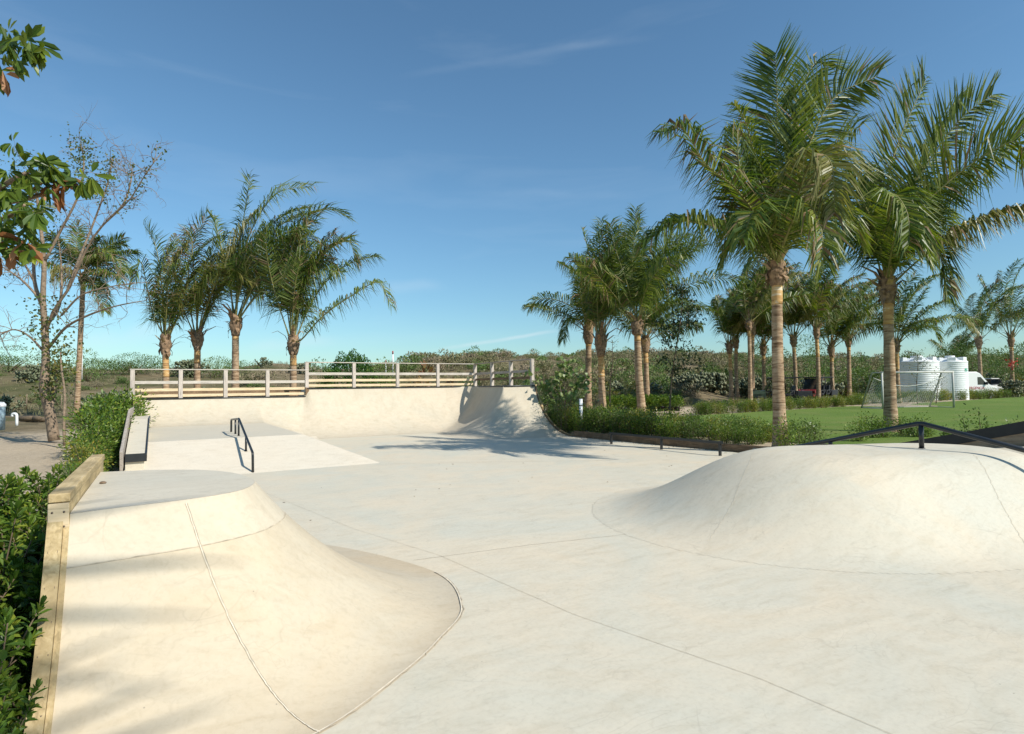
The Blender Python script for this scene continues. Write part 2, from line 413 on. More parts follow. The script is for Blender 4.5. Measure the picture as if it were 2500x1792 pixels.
tess = mg.tessellate_polygon([[Vector((p[0], p[1], 0)) for p in poly]])
lb.add([(p[0], p[1], .19) for p in poly], [tuple(tr) for tr in tess])
lawn = struct(lb.build('lawn', lm))
for p in lawn.data.polygons:
    pass

# dirt track behind the hedge
pm = plain('dirt_track', (.36, .29, .21), 1.0, var=.25, sc=2.5, spec=.1)
pts = [at_z(px, py, .205) for px, py in [(1310, 1004), (1500, 1009), (1660, 1010), (1660, 984), (1500, 988), (1310, 992)]]
struct(MB().add(pts, [tuple(range(6))]).build('dirt_path', pm))

# ------------------------------------------------------------------ concrete park: floor
def arc_prof(h, run, g):
    r = (run * run + h * h) / (2 * h); f = np.clip(run - g, 0, run)
    return r - np.sqrt(np.maximum(r * r - f * f, 0))
def seg_d(px, py, a, b):
    ax_, ay_ = a; bx, by = b; dx, dy = bx - ax_, by - ay_; L2 = dx * dx + dy * dy
    t = np.clip(((px - ax_) * dx + (py - ay_) * dy) / L2, 0, 1)
    return np.hypot(px - ax_ - t * dx, py - ay_ - t * dy)

fb = MB()
fb.add([(-.62, -11.8, 0), (12.9, -11.8, 0), (12.9, 24.4, 0), (-.62, 24.4, 0)], [(0, 1, 2, 3)], 0)
def strip(mb, pts, wd, mi, lift=.004):
    pts = np.asarray(pts, float); t = nrm(np.gradient(pts, axis=0)); s = np.cross(t, ZZ) * wd / 2
    for i in range(len(pts) - 1):
        mb.add([pts[i] - s[i] + ZZ * lift, pts[i] + s[i] + ZZ * lift, pts[i + 1] + s[i + 1] + ZZ * lift, pts[i + 1] - s[i + 1] + ZZ * lift], [(0, 1, 2, 3)], mi)
def wob(pts, amp, n, seed):
    rg = np.random.default_rng(seed); pts = np.asarray(pts, float)
    t = np.linspace(0, len(pts) - 1, n); q = np.stack([np.interp(t, range(len(pts)), pts[:, k]) for k in range(3)], 1)
    q[1:-1, :2] += rg.normal(0, amp, (n - 2, 2)); return q
P = lambda px, py, z=0: at_z(px, py, z)
strip(fb, wob([P(1075, 1357), P(1400, 1500), P(1850, 1655), P(2240, 1820)], .001, 60, 1), .0035, 1)
strip(fb, wob([P(1010, 1368), P(1300, 1330), P(1545, 1303)], .003, 50, 2), .006, 1)
strip(fb, wob([P(640, 1200), P(860, 1290), P(1075, 1357)], .001, 40, 3), .003, 1)
strip(fb, wob([P(940, 1133), P(1200, 1128), P(1500, 1124)], .006, 40, 4), .012, 1)
struct(fb.build('park_floor', [M['floor'], M['seam']]))

# ------------------------------------------------------------------ rear ramps as one height field, split into its things
HI, LO, PLAT = 1.83, 1.52, .62
C0, C1, C2 = (12.40, 24.0), (11.35, 19.55), (12.56, 19.2)
def plat(x, y):
    """raised pad with its bank: pad top .62, bank toe at y 13.75, right flank toe at x 4.5"""
    a = (y - 13.75) / 2.15 * PLAT
    bb = (4.55 - x) / 1.35 * PLAT
    return np.clip(np.minimum(np.minimum(a, bb), PLAT), 0, PLAT)
def rear(x, y):
    x = np.asarray(x, float); y = np.asarray(y, float)
    p = plat(x, y)
    _w = .10 + .55 * np.clip(24.0 - y, 0, 2.2); k = sstep(4.95 - _w, 4.95 + _w, x)
    h = LO + (HI - LO) * k
    gA = np.maximum(0, 24.0 - y)
    gB = np.minimum(seg_d(x, y, C0, C1), seg_d(x, y, C1, C2))
    inw = (y > C1[1] - (x - C1[0]) * .29) & (x > C1[0] + (y - C1[1]) * (C0[0] - C1[0]) / (C0[1] - C1[1])) & (y < 24.2)
    gB = np.where(inw, 0, gB)
    run = (1.60 * p + 2.15 * (PLAT - p)) / PLAT + .25 * k
    f = (np.maximum(0, run - gA) ** 7 + np.maximum(0, run - gB) ** 7) ** (1 / 7)
    g = np.maximum(0, run - f)
    z = p + arc_prof(h - p, run, g)
    return np.minimum(z, h), g
xs = np.unique(np.concatenate([np.linspace(-.62, 3.0, 90), np.linspace(3.0, 5.3, 90), np.linspace(5.3, 9.4, 80), np.linspace(9.4, 12.55, 150)]))
ys = np.unique(np.concatenate([[13.75, 15.9], np.linspace(13.7, 16.6, 60), np.linspace(16.6, 19.4, 130), np.linspace(19.4, 22, 70), np.linspace(22, 23.4, 70), np.linspace(23.4, 24.0, 80), np.linspace(24.0, 25.2, 4)]))
HX, HY = np.meshgrid(xs, ys, indexing='ij'); HZ, HG = rear(HX, HY)
nx, ny = HX.shape; idx = np.arange(nx * ny).reshape(nx, ny)
Fq = np.stack([idx[:-1, :-1], idx[1:, :-1], idx[1:, 1:], idx[:-1, 1:]], -1).reshape(-1, 4)
VV = np.stack([HX, HY, HZ], -1).reshape(-1, 3); gg = HG.reshape(-1)
fc = VV[Fq].mean(1); fz = VV[Fq][:, :, 2].max(1); fg = gg[Fq].mean(1)
def pick(mask, name, mats, parent, mi=None, smooth=True):
    fs = Fq[mask]; u, inv = np.unique(fs, return_inverse=True); mb = MB()
    mb.add(VV[u], inv.reshape(-1, 4).tolist(), smooth=smooth)
    if mi is not None: mb.m = mi[mask].tolist()
    return mb.build(name, mats, parent)
up_ = fz > .0015
deckm = (fg < 1e-4)
hi_m = up_ & (fc[:, 0] > 4.95); lo_m = up_ & (fc[:, 0] <= 4.95) & (fc[:, 1] > 22.3); bank_m = up_ & (fc[:, 0] <= 4.95) & (fc[:, 1] <= 22.3)
qh = thing('quarter_pipe', (8.7, 24, 0), 'tall cream concrete quarter pipe wrapping round the far right corner under the higher fence', 'quarter pipe')
pick(hi_m & ~deckm, 'transition', [M['wallc']], qh); pick(hi_m & deckm, 'deck', [M['deckc']], qh)
ql = thing('quarter_pipe', (2, 24, 0), 'lower concrete quarter pipe above the raised pad, under the left fence', 'quarter pipe')
pick(lo_m & ~deckm, 'transition', [M['wallc']], ql); pick(lo_m & deckm, 'deck', [M['deckc']], ql)
bk = thing('bank_ramp', (2, 15, 0), 'low sloped concrete bank with a flat grey pad on top, carrying the small grind rail', 'ramp')
flat = bank_m & (np.abs(VV[Fq][:, :, 2].max(1) - VV[Fq][:, :, 2].min(1)) < 1e-4)
pick(bank_m & ~flat, 'bank', [concrete('concrete_bank', (.630, .560, .450), (.600, .545, .445), .6)], bk, smooth=False); pick(flat, 'pad', [M['deckc']], bk)
# coping: steel edge following the deck edge
cp = MB(); cp.tube([(-.62, 23.985, LO - .012), (4.93, 23.985, LO - .012)], .026, 8); cp.build('coping', M['coping'], ql)
cp = MB(); cp.tube([(4.96, 23.985, HI - .012), (C0[0] - .25, 23.985, HI - .012), (C0[0] - .06, 23.9, HI - .012), (C0[0] - .075, 23.7, HI - .012), (C1[0] - .01, C1[1] + .02, HI - .012), (C1[0] + .05, C1[1] - .04, HI - .012), (C2[0], C2[1] - .012, HI - .012)], .027, 8)
cp.build('coping', M['coping'], qh)
# timber retaining sides of the decks
sb = MB(); sb.box((12.60, 22.2, .92), (.07, 5.98, 1.80), bev=.006); sb.box((5.0, 25.26, .7), (11.1, .08, 2.2)); sb.build('side_board', M['dark_wood'], qh)
pr = []
for yv in np.linspace(19.2, 16.72, 30): pr.append((yv, float(rear(12.55, yv)[0])))
eb = MB(); pr = np.array(pr)
for (i0, i1, th, mi) in ((12.555, 12.60, .045, 0), (12.60, 12.66, .055, 1)):
    v = []
    for yv, zv in pr: v += [(i0, yv, zv + th), (i1, yv, zv + th), (i1, yv, zv - .20), (i0, yv, zv - .20)]
    f = []
    for i in range(len(pr) - 1):
        for j in range(4): j2 = (j + 1) % 4; f.append((i * 4 + j, i * 4 + j2, (i + 1) * 4 + j2, (i + 1) * 4 + j))
    f.append((3, 2, 1, 0)); n_ = (len(pr) - 1) * 4; f.append((n_, n_ + 1, n_ + 2, n_ + 3))
    eb.add(v, f, mi)
eb.build('edge_board', [M['dark_wood'], M['curb_wood']], qh)
eb = MB(); eb.box((-.70, 23.2, .92), (.09, 1.75, 1.30), bev=.01); eb.build('side_board', M['curb_wood'], ql)

# ------------------------------------------------------------------ foreground hip ramp (left): deck, pale top band, curved bank
DZ = 1.10
edge_px = [(165, 1255), (300, 1238), (450, 1220), (560, 1203), (605, 1190), (622, 1176), (608, 1166), (560, 1153), (480, 1147), (360, 1148), (240, 1153)]
edge = [at_z(px, py, DZ)[:2] for px, py in edge_px]
toe_px = [None, None, (780, 1792), (980, 1650), (1075, 1562), (1127, 1480), (1110, 1430), (1060, 1395), (1000, 1370)]
toe = [(-.56, 3.12), (.1, 3.08), at_z(780, 1792, 0)[:2], at_z(980, 1650, 0)[:2], at_z(1075, 1562, 0)[:2], at_z(1130, 1480, 0)[:2], at_z(1060, 1395, 0)[:2], (1.75, 6.75), (1.1, 7.4), (.2, 7.7), (-.62, 7.75)]
edge[0] = np.array([-.43, edge[0][1]]); edge[-1] = np.array([-.43, edge[-1][1]])
def cat(pts, n):
    pts = np.asarray(pts, float); d = np.concatenate([[0], np.cumsum(np.linalg.norm(np.diff(pts, axis=0), axis=1))]); d /= d[-1]
    k = np.linspace(0, 1, len(pts)); out = []
    P_ = np.vstack([2 * pts[0] - pts[1], pts, 2 * pts[-1] - pts[-2]])
    for tt in np.linspace(0, len(pts) - 1, n):
        i = min(int(tt), len(pts) - 2); u = tt - i; a, b_, c, e = P_[i:i + 4]
        out.append(.5 * ((2 * b_) + (-a + c) * u + (2 * a - 5 * b_ + 4 * c - e) * u * u + (-a + 3 * b_ - 3 * c + e) * u ** 3))
    return np.array(out)
NT, NS = 140, 46
Ec, Tc = cat(edge, NT), cat(toe, NT)
ss = np.linspace(0, 1, NS)
zprof = DZ * (1 - ss) ** 1.95
def hip_pt(i, s): return np.array([*(Ec[i] + (Tc[i] - Ec[i]) * s), DZ * (1 - s) ** 1.95])
Hv = np.array([[(*(Ec[i] + (Tc[i] - Ec[i]) * s), z) for s, z in zip(ss, zprof)] for i in range(NT)])
hip = thing('hip_ramp', (0.1, 5.3, 0), 'foreground concrete hip ramp with a grey rounded deck and curved bank beside the timber kerb', 'ramp')
KB = 6
def hip_part(j0, j1, name, m):
    idx = np.arange(NT * NS).reshape(NT, NS)[:, j0:j1 + 1]
    f = np.stack([idx[:-1, :-1], idx[:-1, 1:], idx[1:, 1:], idx[1:, :-1]], -1).reshape(-1, 4)
    u, inv = np.unique(f, return_inverse=True); mb = MB(); mb.add(Hv.reshape(-1, 3)[u], inv.reshape(-1, 4).tolist(), smooth=True); return mb, name, m
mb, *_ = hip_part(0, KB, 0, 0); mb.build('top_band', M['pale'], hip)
mb, *_ = hip_part(KB, NS - 1, 0, 0)
# joints of the pour: along the band, down the bank and round the toe
def off(pts, up): return [np.asarray(p) + ZZ * up for p in pts]
def ribbon(mb, pts, nr, wd, mi, lift):
    pts = np.asarray(pts); t = nrm(np.gradient(pts, axis=0)); s = nrm(np.cross(t, nr)) * wd / 2
    for i in range(len(pts) - 1):
        mb.add([pts[i] - s[i] + nr[i] * lift, pts[i] + s[i] + nr[i] * lift, pts[i + 1] + s[i + 1] + nr[i + 1] * lift, pts[i + 1] - s[i + 1] + nr[i + 1] * lift], [(0, 1, 2, 3)], mi)
def hip_n(i, s):
    e = .01; i2 = min(NT - 2, max(1, i)); a = hip_pt(i2 + 1, s) - hip_pt(i2 - 1, s); b_ = hip_pt(i2, min(1, s + e)) - hip_pt(i2, max(0, s - e))
    n_ = nrm(np.cross(b_, a)); return n_ if n_[2] > 0 else -n_
rg = np.random.default_rng(5)
js = 28
pl = [hip_pt(js, s) + np.array([rg.normal(0, .0015), rg.normal(0, .0015), 0]) for s in np.linspace(0.01, .995, 60)]; nl = np.array([hip_n(js, s) for s in np.linspace(0.01, .995, 60)])
ribbon(mb, pl, nl, .009, 2, .005); ribbon(mb, [p + np.array([.006, -.004, 0]) for p in pl], nl, .003, 1, .0045)
pl = [hip_pt(i, ss[KB]) for i in range(0, 75)]; nl = np.array([hip_n(i, ss[KB]) for i in range(0, 75)])
ribbon(mb, pl, nl, .006, 1, .004)
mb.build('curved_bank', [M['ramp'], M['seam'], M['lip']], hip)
dk = MB(); dk.add([(*p, DZ + .001) for p in Ec], [tuple(range(NT))]); dk.build('deck', M['deckc'], hip)
tl = MB()
pl = np.array([(*(p + rg.normal(0, .004, 2)), .004) for p in Tc[18:84]]); strip(tl, pl, .006, 1, .002); pl2 = np.array([(*(p + nrm(p - np.array([.1, 5.3])) * -.012), .006) for p in Tc[18:84]]); strip(tl, pl2, .010, 0, .003)
tl.build('toe_joint', [M['lip'], M['seam']], hip)

# loose stone on the deck
st = MB(); st.lathe([(0, 0), (.018, .002), (.022, .012), (.012, .022), (0, .024)], (0, 0, 0), 7); rk = st.build('loose_stone', plain('stone', (.16, .11, .07), .9, var=.4, sc=60), None)
rk.location = at_z(251, 1181, DZ + .001); rk.scale = (1.1, .8, .8); tag(rk, 'small brown stone lying on the grey deck of the foreground ramp', 'stone')

# timber kerb beside the hip ramp
kb = thing('timber_kerb', (-.57, 5, 0), 'thick yellow timber kerb running down the left side of the foreground ramp', 'timber kerb')
y0 = float(edge[0][1])
cap = MB(); yc1 = float(at_z(226, 1110, DZ + .12)[1])
cap.box((-.477, (y0 - .02 + yc1) / 2, DZ + .095), (.100, yc1 - y0 + .02, .05), bev=.005)
cap.build('cap_board', M['curb_wood'], kb)
fbx = MB(); fbx.box((-.478, (y0 + .01 + yc1) / 2, DZ - .10), (.088, yc1 - y0 - .05, .335), bev=.005); fbx.build('side_beam', M['curb_wood'], kb)
sl_ = MB(); yv = np.linspace(y0 - .015, 2.6, 34)
def kz(y):
    s = np.clip((y0 - y) / (y0 - 3.12), 0, 1); return DZ * (1 - s) ** 1.95
zt = np.array([kz(y) for y in yv]) + .035
def sloped(x0, x1, th, lift, mb):
    v = []; t = nrm(np.stack([np.gradient(yv), np.gradient(zt)], 1)); n2 = np.stack([-t[:, 1], t[:, 0]], 1); n2 *= np.sign(n2[:, 1:2])
    for (y, z, n_) in zip(yv, zt, n2):
        a = np.array([y, z]) + n_ * lift; c = a - n_ * th
        v += [(x0, *a), (x1, *a), (x1, *c), (x0, *c)]
    f = []
    for i in range(len(yv) - 1):
        for j in range(4): j2 = (j + 1) % 4; f.append((i * 4 + j2, i * 4 + j, (i + 1) * 4 + j, (i + 1) * 4 + j2))
    f.append((0, 1, 2, 3)); k_ = (len(yv) - 1) * 4; f.append((k_ + 3, k_ + 2, k_ + 1, k_)); mb.add(v, f)
sloped(-.526, -.456, .15, .004, sl_); sl_.build('sloping_beam', M['curb_wood'], kb)
s2 = MB(); sloped(-.454, -.428, .14, -.012, s2); s2.build('inner_board', M['curb_wood'], kb)
scr = MB()
for k in range(2, 28, 2):
    for xx in (-.512, -.470):
        scr.tube([(xx, yv[k] - .003, zt[k] - .006), (xx, yv[k] + .003, zt[k] + .0065)], .0045, 6)
for xx in (-.505, -.452):
    for zz_ in (DZ - .06, DZ + .02): scr.tube([(xx, y0 - .02, zz_), (xx, y0 - .0375, zz_)], .006, 6)
scr.build('screw_heads', plain('rusty_screw', (.10, .07, .05), .6), kb)
# end block under the cap
ebk = MB(); ebk.box((-.478, y0 - .027, DZ - .015), (.094, .018, .165), bev=.003); ebk.build('end_block', M['new_wood'], kb)

# ------------------------------------------------------------------ mound ramp (right)
A_, B_ = np.array([7.95, 4.75]), np.array([9.25, 4.15])
def mound(x, y):
    x = np.asarray(x, float); y = np.asarray(y, float)
    d = B_ - A_; L = np.linalg.norm(d); d = d / L; nn = np.array([-d[1], d[0]])
    u = (x - A_[0]) * d[0] + (y - A_[1]) * d[1]; v = (x - A_[0]) * nn[0] + (y - A_[1]) * nn[1]
    uu = np.where(u < 0, u, np.where(u > L, u - L, 0)); rho = np.hypot(uu, v) + 1e-6
    cs, sn = uu / rho, v / rho
    Rt = 2.74 + .72 * np.clip(-cs, 0, 1) ** 1.5 + .15 * np.clip(sn, 0, 1)
    Rp = .55 + .15 * np.clip(-sn, 0, 1) - .25 * np.clip(sn, 0, 1)
    t = np.clip((Rt - rho) / (Rt - Rp), 0, 1)
    s = np.where(t < .56, t ** 2 * 1.02 / .56 * .56 * 1.0 / .56 * .56, 0)
    m_ = 6 * t ** 5 - 15 * t ** 4 + 10 * t ** 3
    s = .12 * (3 * t * t - 2 * t ** 3) + .88 * m_ ** 1.06
    mo = .87 * s
    rr = np.clip(.155 * (8.3 - y), 0, .92) * sstep(9.0, 11.2, x)
    k = .012 + .14 * np.clip(np.minimum(mo, rr) / .15, 0, 1); a = np.clip(.5 + .5 * (rr - mo) / k, 0, 1)
    z = mo + (rr - mo) * a + k * a * (1 - a) * ((mo > .02) & (rr > .02))
    return np.where((mo < .004) & (rr < .004), 0, np.maximum(z - 0.0, 0))
mx = np.linspace(4.2, 12.98, 250); my = np.linspace(-4.0, 8.6, 300)
HX, HY = np.meshgrid(mx, my, indexing='ij'); HZ = mound(HX, HY)
VV = np.stack([HX, HY, HZ], -1).reshape(-1, 3); nx, ny = HX.shape; idx = np.arange(nx * ny).reshape(nx, ny)
Fq = np.stack([idx[:-1, :-1], idx[1:, :-1], idx[1:, 1:], idx[:-1, 1:]], -1).reshape(-1, 4)
keep = VV[Fq][:, :, 2].max(1) > .0012
mo_t = thing('mound_ramp', (8.5, 4.5, 0), 'broad rounded concrete mound at right with the long black handrail over it', 'ramp')
u, inv = np.unique(Fq[keep], return_inverse=True); mb = MB(); VM = VV[u].copy(); VM[:, 2] += .0015
mb.add(VM, inv.reshape(-1, 4).tolist(), smooth=True)
def drape(pts, wd, mi, n=60, lift=.005):
    q = wob([(*p, 0) for p in pts], .004, n, 9); q[:, 2] = mound(q[:, 0], q[:, 1]) + .0015
    e = .02; gx_ = (mound(q[:, 0] + e, q[:, 1]) - mound(q[:, 0] - e, q[:, 1])) / (2 * e); gy_ = (mound(q[:, 0], q[:, 1] + e) - mound(q[:, 0], q[:, 1] - e)) / (2 * e)
    ribbon(mb, q, nrm(np.stack([-gx_, -gy_, np.ones(n)], 1)), wd, mi, lift)
drape([(7.2, 5.35), (6.6, 5.0), (5.9, 4.7), (5.2, 4.5)], .003, 1)
drape([(8.75, 3.35), (8.1, 2.9), (7.5, 2.4)], .003, 2)
mb.build('surface', [M['floor'], M['lip'], M['seam']], mo_t)

# ------------------------------------------------------------------ ledge at the left edge of the bank
lg = thing('skate_ledge', (-.44, 17, 0), 'narrow concrete grind ledge with black steel edges at the left end of the bank', 'ledge')
lp = [(14.3, .48), (17.4, 1.10), (19.4, 1.10)]
bd = MB()
v = []
for (y, z) in lp: v += [(-.60, y, z), (-.262, y, z), (-.262, y, z - .62 if y > 15 else .0), (-.60, y, z - .62 if y > 15 else .0)]
v[2] = (-.30, 14.36, .02); v[3] = (-.60, 14.36, .02); v[0] = (-.60, 14.33, .475); v[1] = (-.262, 14.33, .475)
f = [(3, 2, 1, 0)]
for i in range(2):
    for j in range(4): j2 = (j + 1) % 4; f.append((i * 4 + j, i * 4 + j2, (i + 1) * 4 + j2, (i + 1) * 4 + j))
f.append((8, 9, 10, 11)); bd.add(v, f); bd.build('ledge_body', M['deckc'], lg)
se = MB()
se.beam((-.243, 14.29, .418), (-.243, 17.4, 1.04), .034, .135, bev=.004); se.beam((-.243, 17.4, 1.04), (-.243, 19.4, 1.04), .0335, .13, bev=.004)
se.beam((-.605, 14.31, .43), (-.226, 14.31, .43), .05, .165, bev=.004)
se.build('steel_edge', M['steel'], lg)
tb = MB(); tb.beam((-.655, 14.0, .40), (-.655, 17.6, 1.14), .055, .4, bev=.006); tb.beam((-.655, 17.6, 1.14), (-.655, 22.3, 1.14), .054, .4, bev=.006)
tag(tb.build('timber_board', M['grey_wood_y']), 'weathered timber edging board standing between the concrete ledge and the left hedge', 'timber board')

# ------------------------------------------------------------------ rails
def rail_thing(name, loc, label, pts, posts, rr, prr, cat='rail', square=False):
    t_ = thing(name, loc, label, cat)
    m = MB()
    q = []
    pts = [np.asarray(p, float) for p in pts]
    q.append(pts[0])
    for i in range(1, len(pts) - 1):
        a, b_, c = pts[i - 1], pts[i], pts[i + 1]
        for uu in np.linspace(0, 1, 6):
            d1 = b_ + nrm(a - b_) * rr * 2.2; d2 = b_ + nrm(c - b_) * rr * 2.2
            q.append((1 - uu) ** 2 * d1 + 2 * uu * (1 - uu) * b_ + uu * uu * d2)
    q.append(pts[-1])
    if square:
        for i in range(len(pts) - 1): m.beam(pts[i], pts[i + 1], rr * 2, rr * 2, bev=.004)
    else: m.tube(q, rr, 12)
    m.build('bar', M['steel'], t_)
    for (a, b_) in posts:
        m = MB()
        if square: m.beam(a, b_, prr * 2, prr * 2, bev=.004, up=(0, 1, 0))
        else: m.tube([a, b_], prr, 12); m.lathe([(prr, .0), (prr + .012, .002), (prr + .012, .008), (prr, .01)], a, 12)
        m.build('post', M['steel'], t_)
    return t_
gxr = 1.73
pe = at_x(619, 1154, gxr); pk = at_x(579, 1026, gxr)
rail_thing('grind_rail', (gxr, 16, 0), 'short black kinked grind rail going down the concrete bank', [(gxr, 13.80, .0), (gxr, 13.84, .425), (gxr, 16.45, 1.06), (gxr - .02, 18.1, .97), (gxr - .02, 18.12, .63)],
           [((gxr, 15.0, .36), (gxr, 15.0, .70)), ((gxr, 16.5, PLAT), (gxr, 16.5, 1.04)), ((gxr, 17.25, PLAT), (gxr, 17.25, 1.0))], .027, .024)
rail_thing('flat_bar', (11.9, 12, 0), 'low black flat bar on three posts along the right timber edging', [(11.85, 13.95, .325), (12.0, 9.86, .325)],
           [((11.855, 13.88, 0), (11.855, 13.88, .30)), ((11.92, 11.85, 0), (11.92, 11.85, .30)), ((11.995, 9.93, 0), (11.995, 9.93, .30))], .031, .029, square=True)
XR = 8.92
apex = at_x(2248, 1033, XR); e1 = at_x(1925, 1095, XR); e2 = at_x(2500, 1099, XR)
dn = (e1 - apex); n_end = apex + dn * 1.75; ds = (e2 - apex); s_end = apex + ds * 2.1
pB = at_x(2027, 1072, XR)
def gz(p): return float(mound(p[0], p[1])) + .0015
pst = [((apex[0], apex[1], gz(apex)), apex - ZZ * .02), ((pB[0], pB[1], gz(pB)), pB - ZZ * .01)]
for fr in (.93,):
    q = s_end * fr + apex * (1 - fr); pst.append(((q[0], q[1], gz(q)), q))
rail_thing('handrail', (XR, 4, 0), 'long black steel handrail peaking over the rounded concrete mound', [n_end, apex, s_end], pst, .032, .031)

# ------------------------------------------------------------------ timber fences on the decks
def fence(name, label, a, b_, n, zt, ht, mats, rows=3, skip_last=False, axis=0, first=True):
    a = np.asarray(a, float); b_ = np.asarray(b_, float); d = nrm(b_ - a)
    t_ = thing(name, tuple(a), label, 'fence', 'timber fences on the quarter pipe decks')
    ps = [a + (b_ - a) * k / n for k in range(n + 1)]
    for k, p in enumerate(ps):
        if (skip_last and k == n) or (not first and k == 0): continue
        m = MB(); m.box(p + ZZ * (ht - .03) / 2 + ZZ * zt, (.13, .13, ht - .034), rz=math.atan2(d[1], d[0]), bev=.006); m.build('post', mats[1], t_)
    side = np.array([-d[1], d[0], 0])
    m = MB(); m.beam(a - d * .08 + ZZ * (zt + ht - .015), b_ + d * .06 + ZZ * (zt + ht - .015), .15, .032, bev=.004); m.build('top_rail', mats[0], t_)
    for k in range(n):
        for r_, (z0, z1, mm) in enumerate([(.50, .60, mats[0]), (.25, .345, mats[2]), (.055, .15, mats[2])][:rows]):
            m = MB(); off_ = side * .0
            m.beam(ps[k] + d * .067 + ZZ * (zt + (z0 + z1) / 2 * ht), ps[k + 1] - d * .067 + ZZ * (zt + (z0 + z1) / 2 * ht), .038, (z1 - z0) * ht, bev=.003); m.build('board', mm, t_)
    return t_
WX = [M['grey_wood'], M['grey_wood_z'], M['new_wood']]; WY = [M['grey_wood_y'], M['grey_wood_z'], M['dark_wood']]  # right fence boards borrow the dark timber: their shade is put into colour
fence('deck_fence', 'left timber fence on the lower deck, four bays with fresh yellow lower boards', (-.82, 24.09, 0), (4.98, 24.09, 0), 4, LO, 1.05, WX, skip_last=True)
fence('deck_fence', 'middle timber fence on the higher deck, one step above the left fence', (4.98, 24.09, 0), (12.48, 24.09, 0), 4, HI, 1.05, WX)
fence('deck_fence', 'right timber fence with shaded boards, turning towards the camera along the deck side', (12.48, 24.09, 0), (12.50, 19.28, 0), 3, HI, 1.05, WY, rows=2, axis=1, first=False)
m = MB(); m.box((4.98, 24.0, LO + .17), (.14, .06, .34), bev=.01); tag(m.build('fence_block', M['dark_wood']), 'dark timber block under the post where the left and middle fences step', 'timber block')

# ------------------------------------------------------------------ timber edging and retaining wall at right
te = thing('timber_edging', (12.8, 13, 0), 'low weathered timber edging along the right side of the concrete floor', 'timber edging')
cpts = [(12.62, 16.75), (12.66, 14.9), (12.78, 12.9), (13.0, 10.6), (13.12, 9.4), (13.12, 7.4)]
for i in range(len(cpts) - 1):
    m = MB(); a, b_ = cpts[i], cpts[i + 1]
    m.beam((*a, .07), (*b_, .07), .09, .26, bev=.012); m.build('timber', M['dark_wood'], te)
rw = thing('retaining_wall', (13.1, 4, 0), 'black topped brown retaining wall rising at the right edge beyond the handrail', 'wall')
tp = [at_x(px, py, 13.1) for px, py in [(2060, 1093), (2164, 1087), (2330, 1059), (2500, 1028)]]
tp.append(tp[-1] + (tp[-1] - tp[-2]) * 4.0)
up_m, lo_mb = MB(), MB()
for a, b_ in zip(tp[:-1], tp[1:]):
    hh = .21
    v = [(13.06, a[1], a[2]), (13.06, b_[1], b_[2]), (13.06, b_[1], b_[2] - hh), (13.06, a[1], a[2] - hh), (13.16, a[1], a[2]), (13.16, b_[1], b_[2]), (13.16, b_[1], b_[2] - hh), (13.16, a[1], a[2] - hh)]
    f = [(0, 3, 2, 1), (4, 5, 6, 7), (0, 1, 5, 4), (3, 7, 6, 2), (0, 4, 7, 3), (1, 2, 6, 5)]; up_m.add(v, f)
    v = [(x + (.015 if x < 13.1 else -.015), y, z) for x, y, z in [(13.06, a[1], a[2] - hh), (13.06, b_[1], b_[2] - hh), (13.06, b_[1], -.3), (13.06, a[1], -.3), (13.16, a[1], a[2] - hh), (13.16, b_[1], b_[2] - hh), (13.16, b_[1], -.3), (13.16, a[1], -.3)]]
    lo_mb.add(v, f)
up_m.build('upper_board', plain('black_board', (.012, .012, .012), .55, var=.3), rw)
lo_mb.build('lower_board', wood('brown_board', (.36, .25, .16), (.44, .32, .21), 1, stain=.6), rw)


